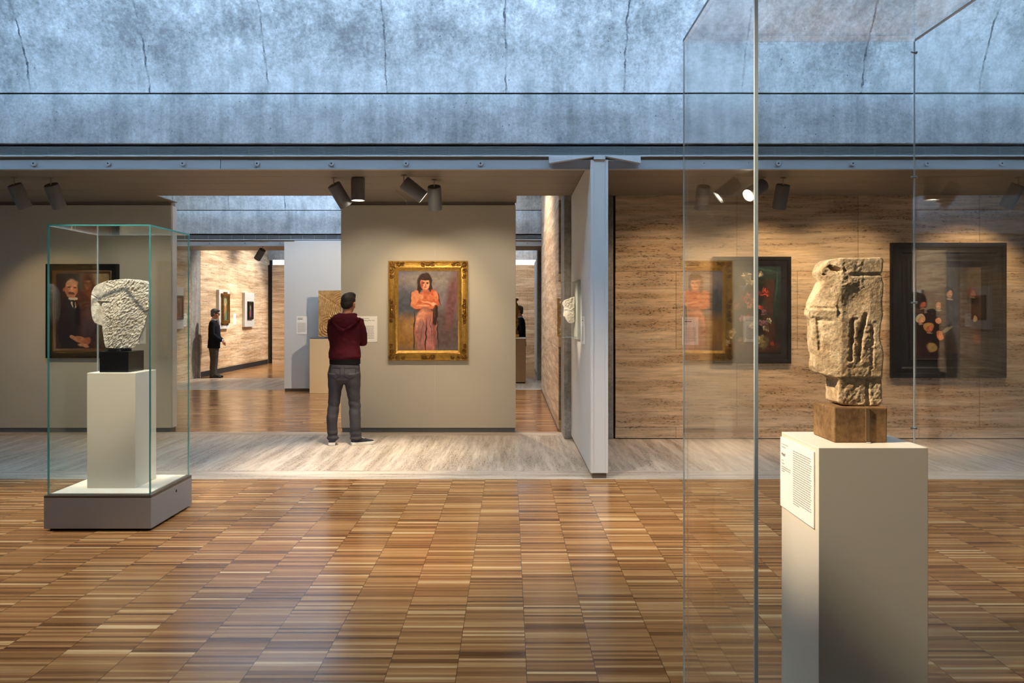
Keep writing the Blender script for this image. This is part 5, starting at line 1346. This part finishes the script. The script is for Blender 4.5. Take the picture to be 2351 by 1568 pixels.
# ---- suited attendants
NAVY_SUIT = plain('navy_suit_wool', (0.010, 0.011, 0.017), 0.9, 0, 0.2, 9, spec=0.15)
GREY_WOOL = plain('grey_trouser_wool', lin((82, 78, 72)), 0.9, 0, 0.1, 9, spec=0.15)
SHIRT = plain('white_shirt', lin((212, 216, 226)), 0.8, 0, 0.04)
TIE = plain('blue_tie', lin((48, 54, 92)), 0.6, 0, 0.1)
GREY_HAIR = plain('grey_hair', lin((92, 90, 88)), 0.6, 0, 0.35, 40.0, bump=0.5, bscale=120)
LEATHER = plain('black_leather', (0.008, 0.008, 0.009), 0.3, 0, 0.2)
def attendant(label, x, y, yaw, s=1.0, head_yaw=0.0):
    root = thing('person', label, 'person', (x, y, 0))
    RZ_ = Matrix.Rotation(yaw, 4, 'Z'); TR = Matrix.Translation((x, y, 0)) @ RZ_ @ Matrix.Scale(s, 4)
    def put(mb, name, m, voxel=0.007, sm=3, fuse_=True, cr=0.0):
        if fuse_: mb = fuse(mb, voxel, sm)
        if cr: mb = crease(mb, 0, 0, cr)
        return mb.xf(TR).build(name, m, parent=root, smooth=True if fuse_ else 'auto')
    b = MB()
    hc = (0, 0.035, 1.585)
    hR = skin_head(b, hc, yaw=head_yaw, pitch=math.radians(-6))
    b.limb([(0, -0.02, 1.36, 0.07, 0.06), (0, 0.0, 1.44, 0.060, 0.058), (0, 0.015, 1.54, 0.056, 0.06)])
    b.limb([(0, 0, 0.80, 0.14, 0.10), (0, 0.01, 1.0, 0.14, 0.11), (0, 0, 1.2, 0.15, 0.10), (0, 0, 1.38, 0.14, 0.08)])
    for q in (-1, 1):
        b.limb([(q * 0.15, -0.01, 1.35, 0.036), (q * 0.212, -0.014, 1.16, 0.032), (q * 0.214, 0.0, 1.08, 0.030), (q * 0.172, 0.10, 0.98, 0.030), (q * 0.055, 0.215, 0.90, 0.026)])
        b.limb([(q * 0.085, 0, 0.84, 0.080), (q * 0.09, 0.0, 0.62, 0.062), (q * 0.09, 0.0, 0.44, 0.050), (q * 0.09, -0.02, 0.27, 0.046), (q * 0.09, -0.01, 0.07, 0.036)])
    hand(b, (0.060, 0.213, 0.902), (-0.72, 0.34, -0.45), (0.3, 0.9, 0.2), 0.5, 1.0, -1)
    hand(b, (-0.060, 0.235, 0.885), (0.72, 0.40, -0.42), (-0.3, 0.9, 0.2), 0.45, 1.0, 1)
    put(b, 'body', SKIN, 0.0055)
    b = MB()
    b.limb([(0, -0.005, 0.735, 0.205, 0.150), (0, 0.0, 0.85, 0.200, 0.148), (0, 0.012, 1.0, 0.190, 0.150), (0, 0.005, 1.15, 0.190, 0.142), (0, -0.004, 1.28, 0.195, 0.128), (0, -0.01, 1.37, 0.175, 0.105), (0, -0.012, 1.425, 0.095, 0.075)], n=26)
    for q in (-1, 1):
        b.limb([(q * 0.10, -0.01, 1.385, 0.06), (q * 0.170, -0.012, 1.355, 0.068), (q * 0.215, -0.015, 1.20, 0.062), (q * 0.222, 0.0, 1.08, 0.058), (q * 0.175, 0.10, 0.98, 0.054), (q * 0.095, 0.185, 0.925, 0.046)])
    put(b, 'jacket', NAVY_SUIT, 0.008, 4, cr=0.004)
    # shirt cuffs
    for q in (-1, 1):
        put(MB().limb([(q * 0.098, 0.180, 0.928, 0.040), (q * 0.072, 0.205, 0.910, 0.034)]), 'shirt_cuff', SHIRT, fuse_=False)
    put(MB().limb([(0, -0.008, 1.405, 0.080, 0.070), (0, -0.002, 1.445, 0.070, 0.068), (0, 0.004, 1.462, 0.066, 0.066)], n=24), 'shirt_collar', SHIRT, fuse_=False)
    put(MB().prism([(-0.045, 1.43), (0.045, 1.43), (0.0, 1.16)], 'y', 0.09, 0.136), 'shirt_front', SHIRT, fuse_=False)
    put(MB().limb([(0, 0.078, 1.432, 0.020, 0.012), (0, 0.10, 1.40, 0.016, 0.010), (0, 0.132, 1.30, 0.026, 0.008), (0, 0.146, 1.16, 0.032, 0.008)], n=10), 'tie', TIE, fuse_=False)
    b = MB()
    b.limb([(0, 0, 0.86, 0.165, 0.118), (0, -0.01, 0.78, 0.170, 0.128), (0, 0, 0.72, 0.14, 0.10)], n=24)
    for q in (-1, 1):
        b.limb([(q * 0.082, -0.005, 0.80, 0.100, 0.122), (q * 0.088, 0, 0.62, 0.082, 0.095), (q * 0.09, 0.005, 0.44, 0.072, 0.082), (q * 0.09, -0.012, 0.26, 0.068, 0.078), (q * 0.09, -0.008, 0.10, 0.066, 0.076), (q * 0.09, 0.0, 0.045, 0.064, 0.080)])
    put(b, 'trousers', GREY_WOOL, 0.008, 4, cr=0.004)
    for q in (-1, 1):
        p = TR @ Vector((q * 0.09, -0.085, 0)); d = RZ_ @ Vector((q * 0.22, 1, 0))
        shoe((p.x, p.y, 0), (d.x, d.y), 0.285 * s, 0.10, root, LEATHER, LEATHER)
    b = MB()
    def hq(p, r): b.ell(Vector(hc) + hR @ Vector(p), r, 16, 12, hR)
    hq((0, -0.022, 0.048), (0.086, 0.106, 0.090)); hq((0, -0.052, -0.004), (0.080, 0.068, 0.075)); hq((0, -0.060, -0.040), (0.066, 0.052, 0.050)); hq((0, 0.046, 0.088), (0.064, 0.056, 0.042))
    put(b, 'hair', GREY_HAIR, 0.007, 2)
    g = MB()
    def gp_(p): return tuple(Vector(hc) + hR @ Vector(p))
    for q in (-1, 1):
        ring = [gp_((q * 0.034 + 0.024 * math.cos(a), 0.094, 0.010 + 0.018 * math.sin(a))) + (0.0030,) for a in [2 * math.pi * k / 14 for k in range(15)]]
        g.limb(ring, n=6)
        g.limb([gp_((q * 0.058, 0.092, 0.014)) + (0.0032,), gp_((q * 0.080, 0.04, 0.012)) + (0.0032,), gp_((q * 0.086, -0.01, 0.008)) + (0.0032,)], n=6)
    g.limb([gp_((-0.012, 0.096, 0.014)) + (0.003,), gp_((0.012, 0.096, 0.014)) + (0.003,)], n=6)
    put(g, 'glasses', LEATHER, fuse_=False)
    return root
attendant('grey-haired person in a dark blazer and grey trousers, standing by the far wall', -7.25, 20.30, math.radians(-80), 0.985, math.radians(-4))
attendant('grey-haired person in a dark suit, half hidden behind the narrow brown plinth', 0.255, 20.55, math.radians(100), 1.03, 0.0)
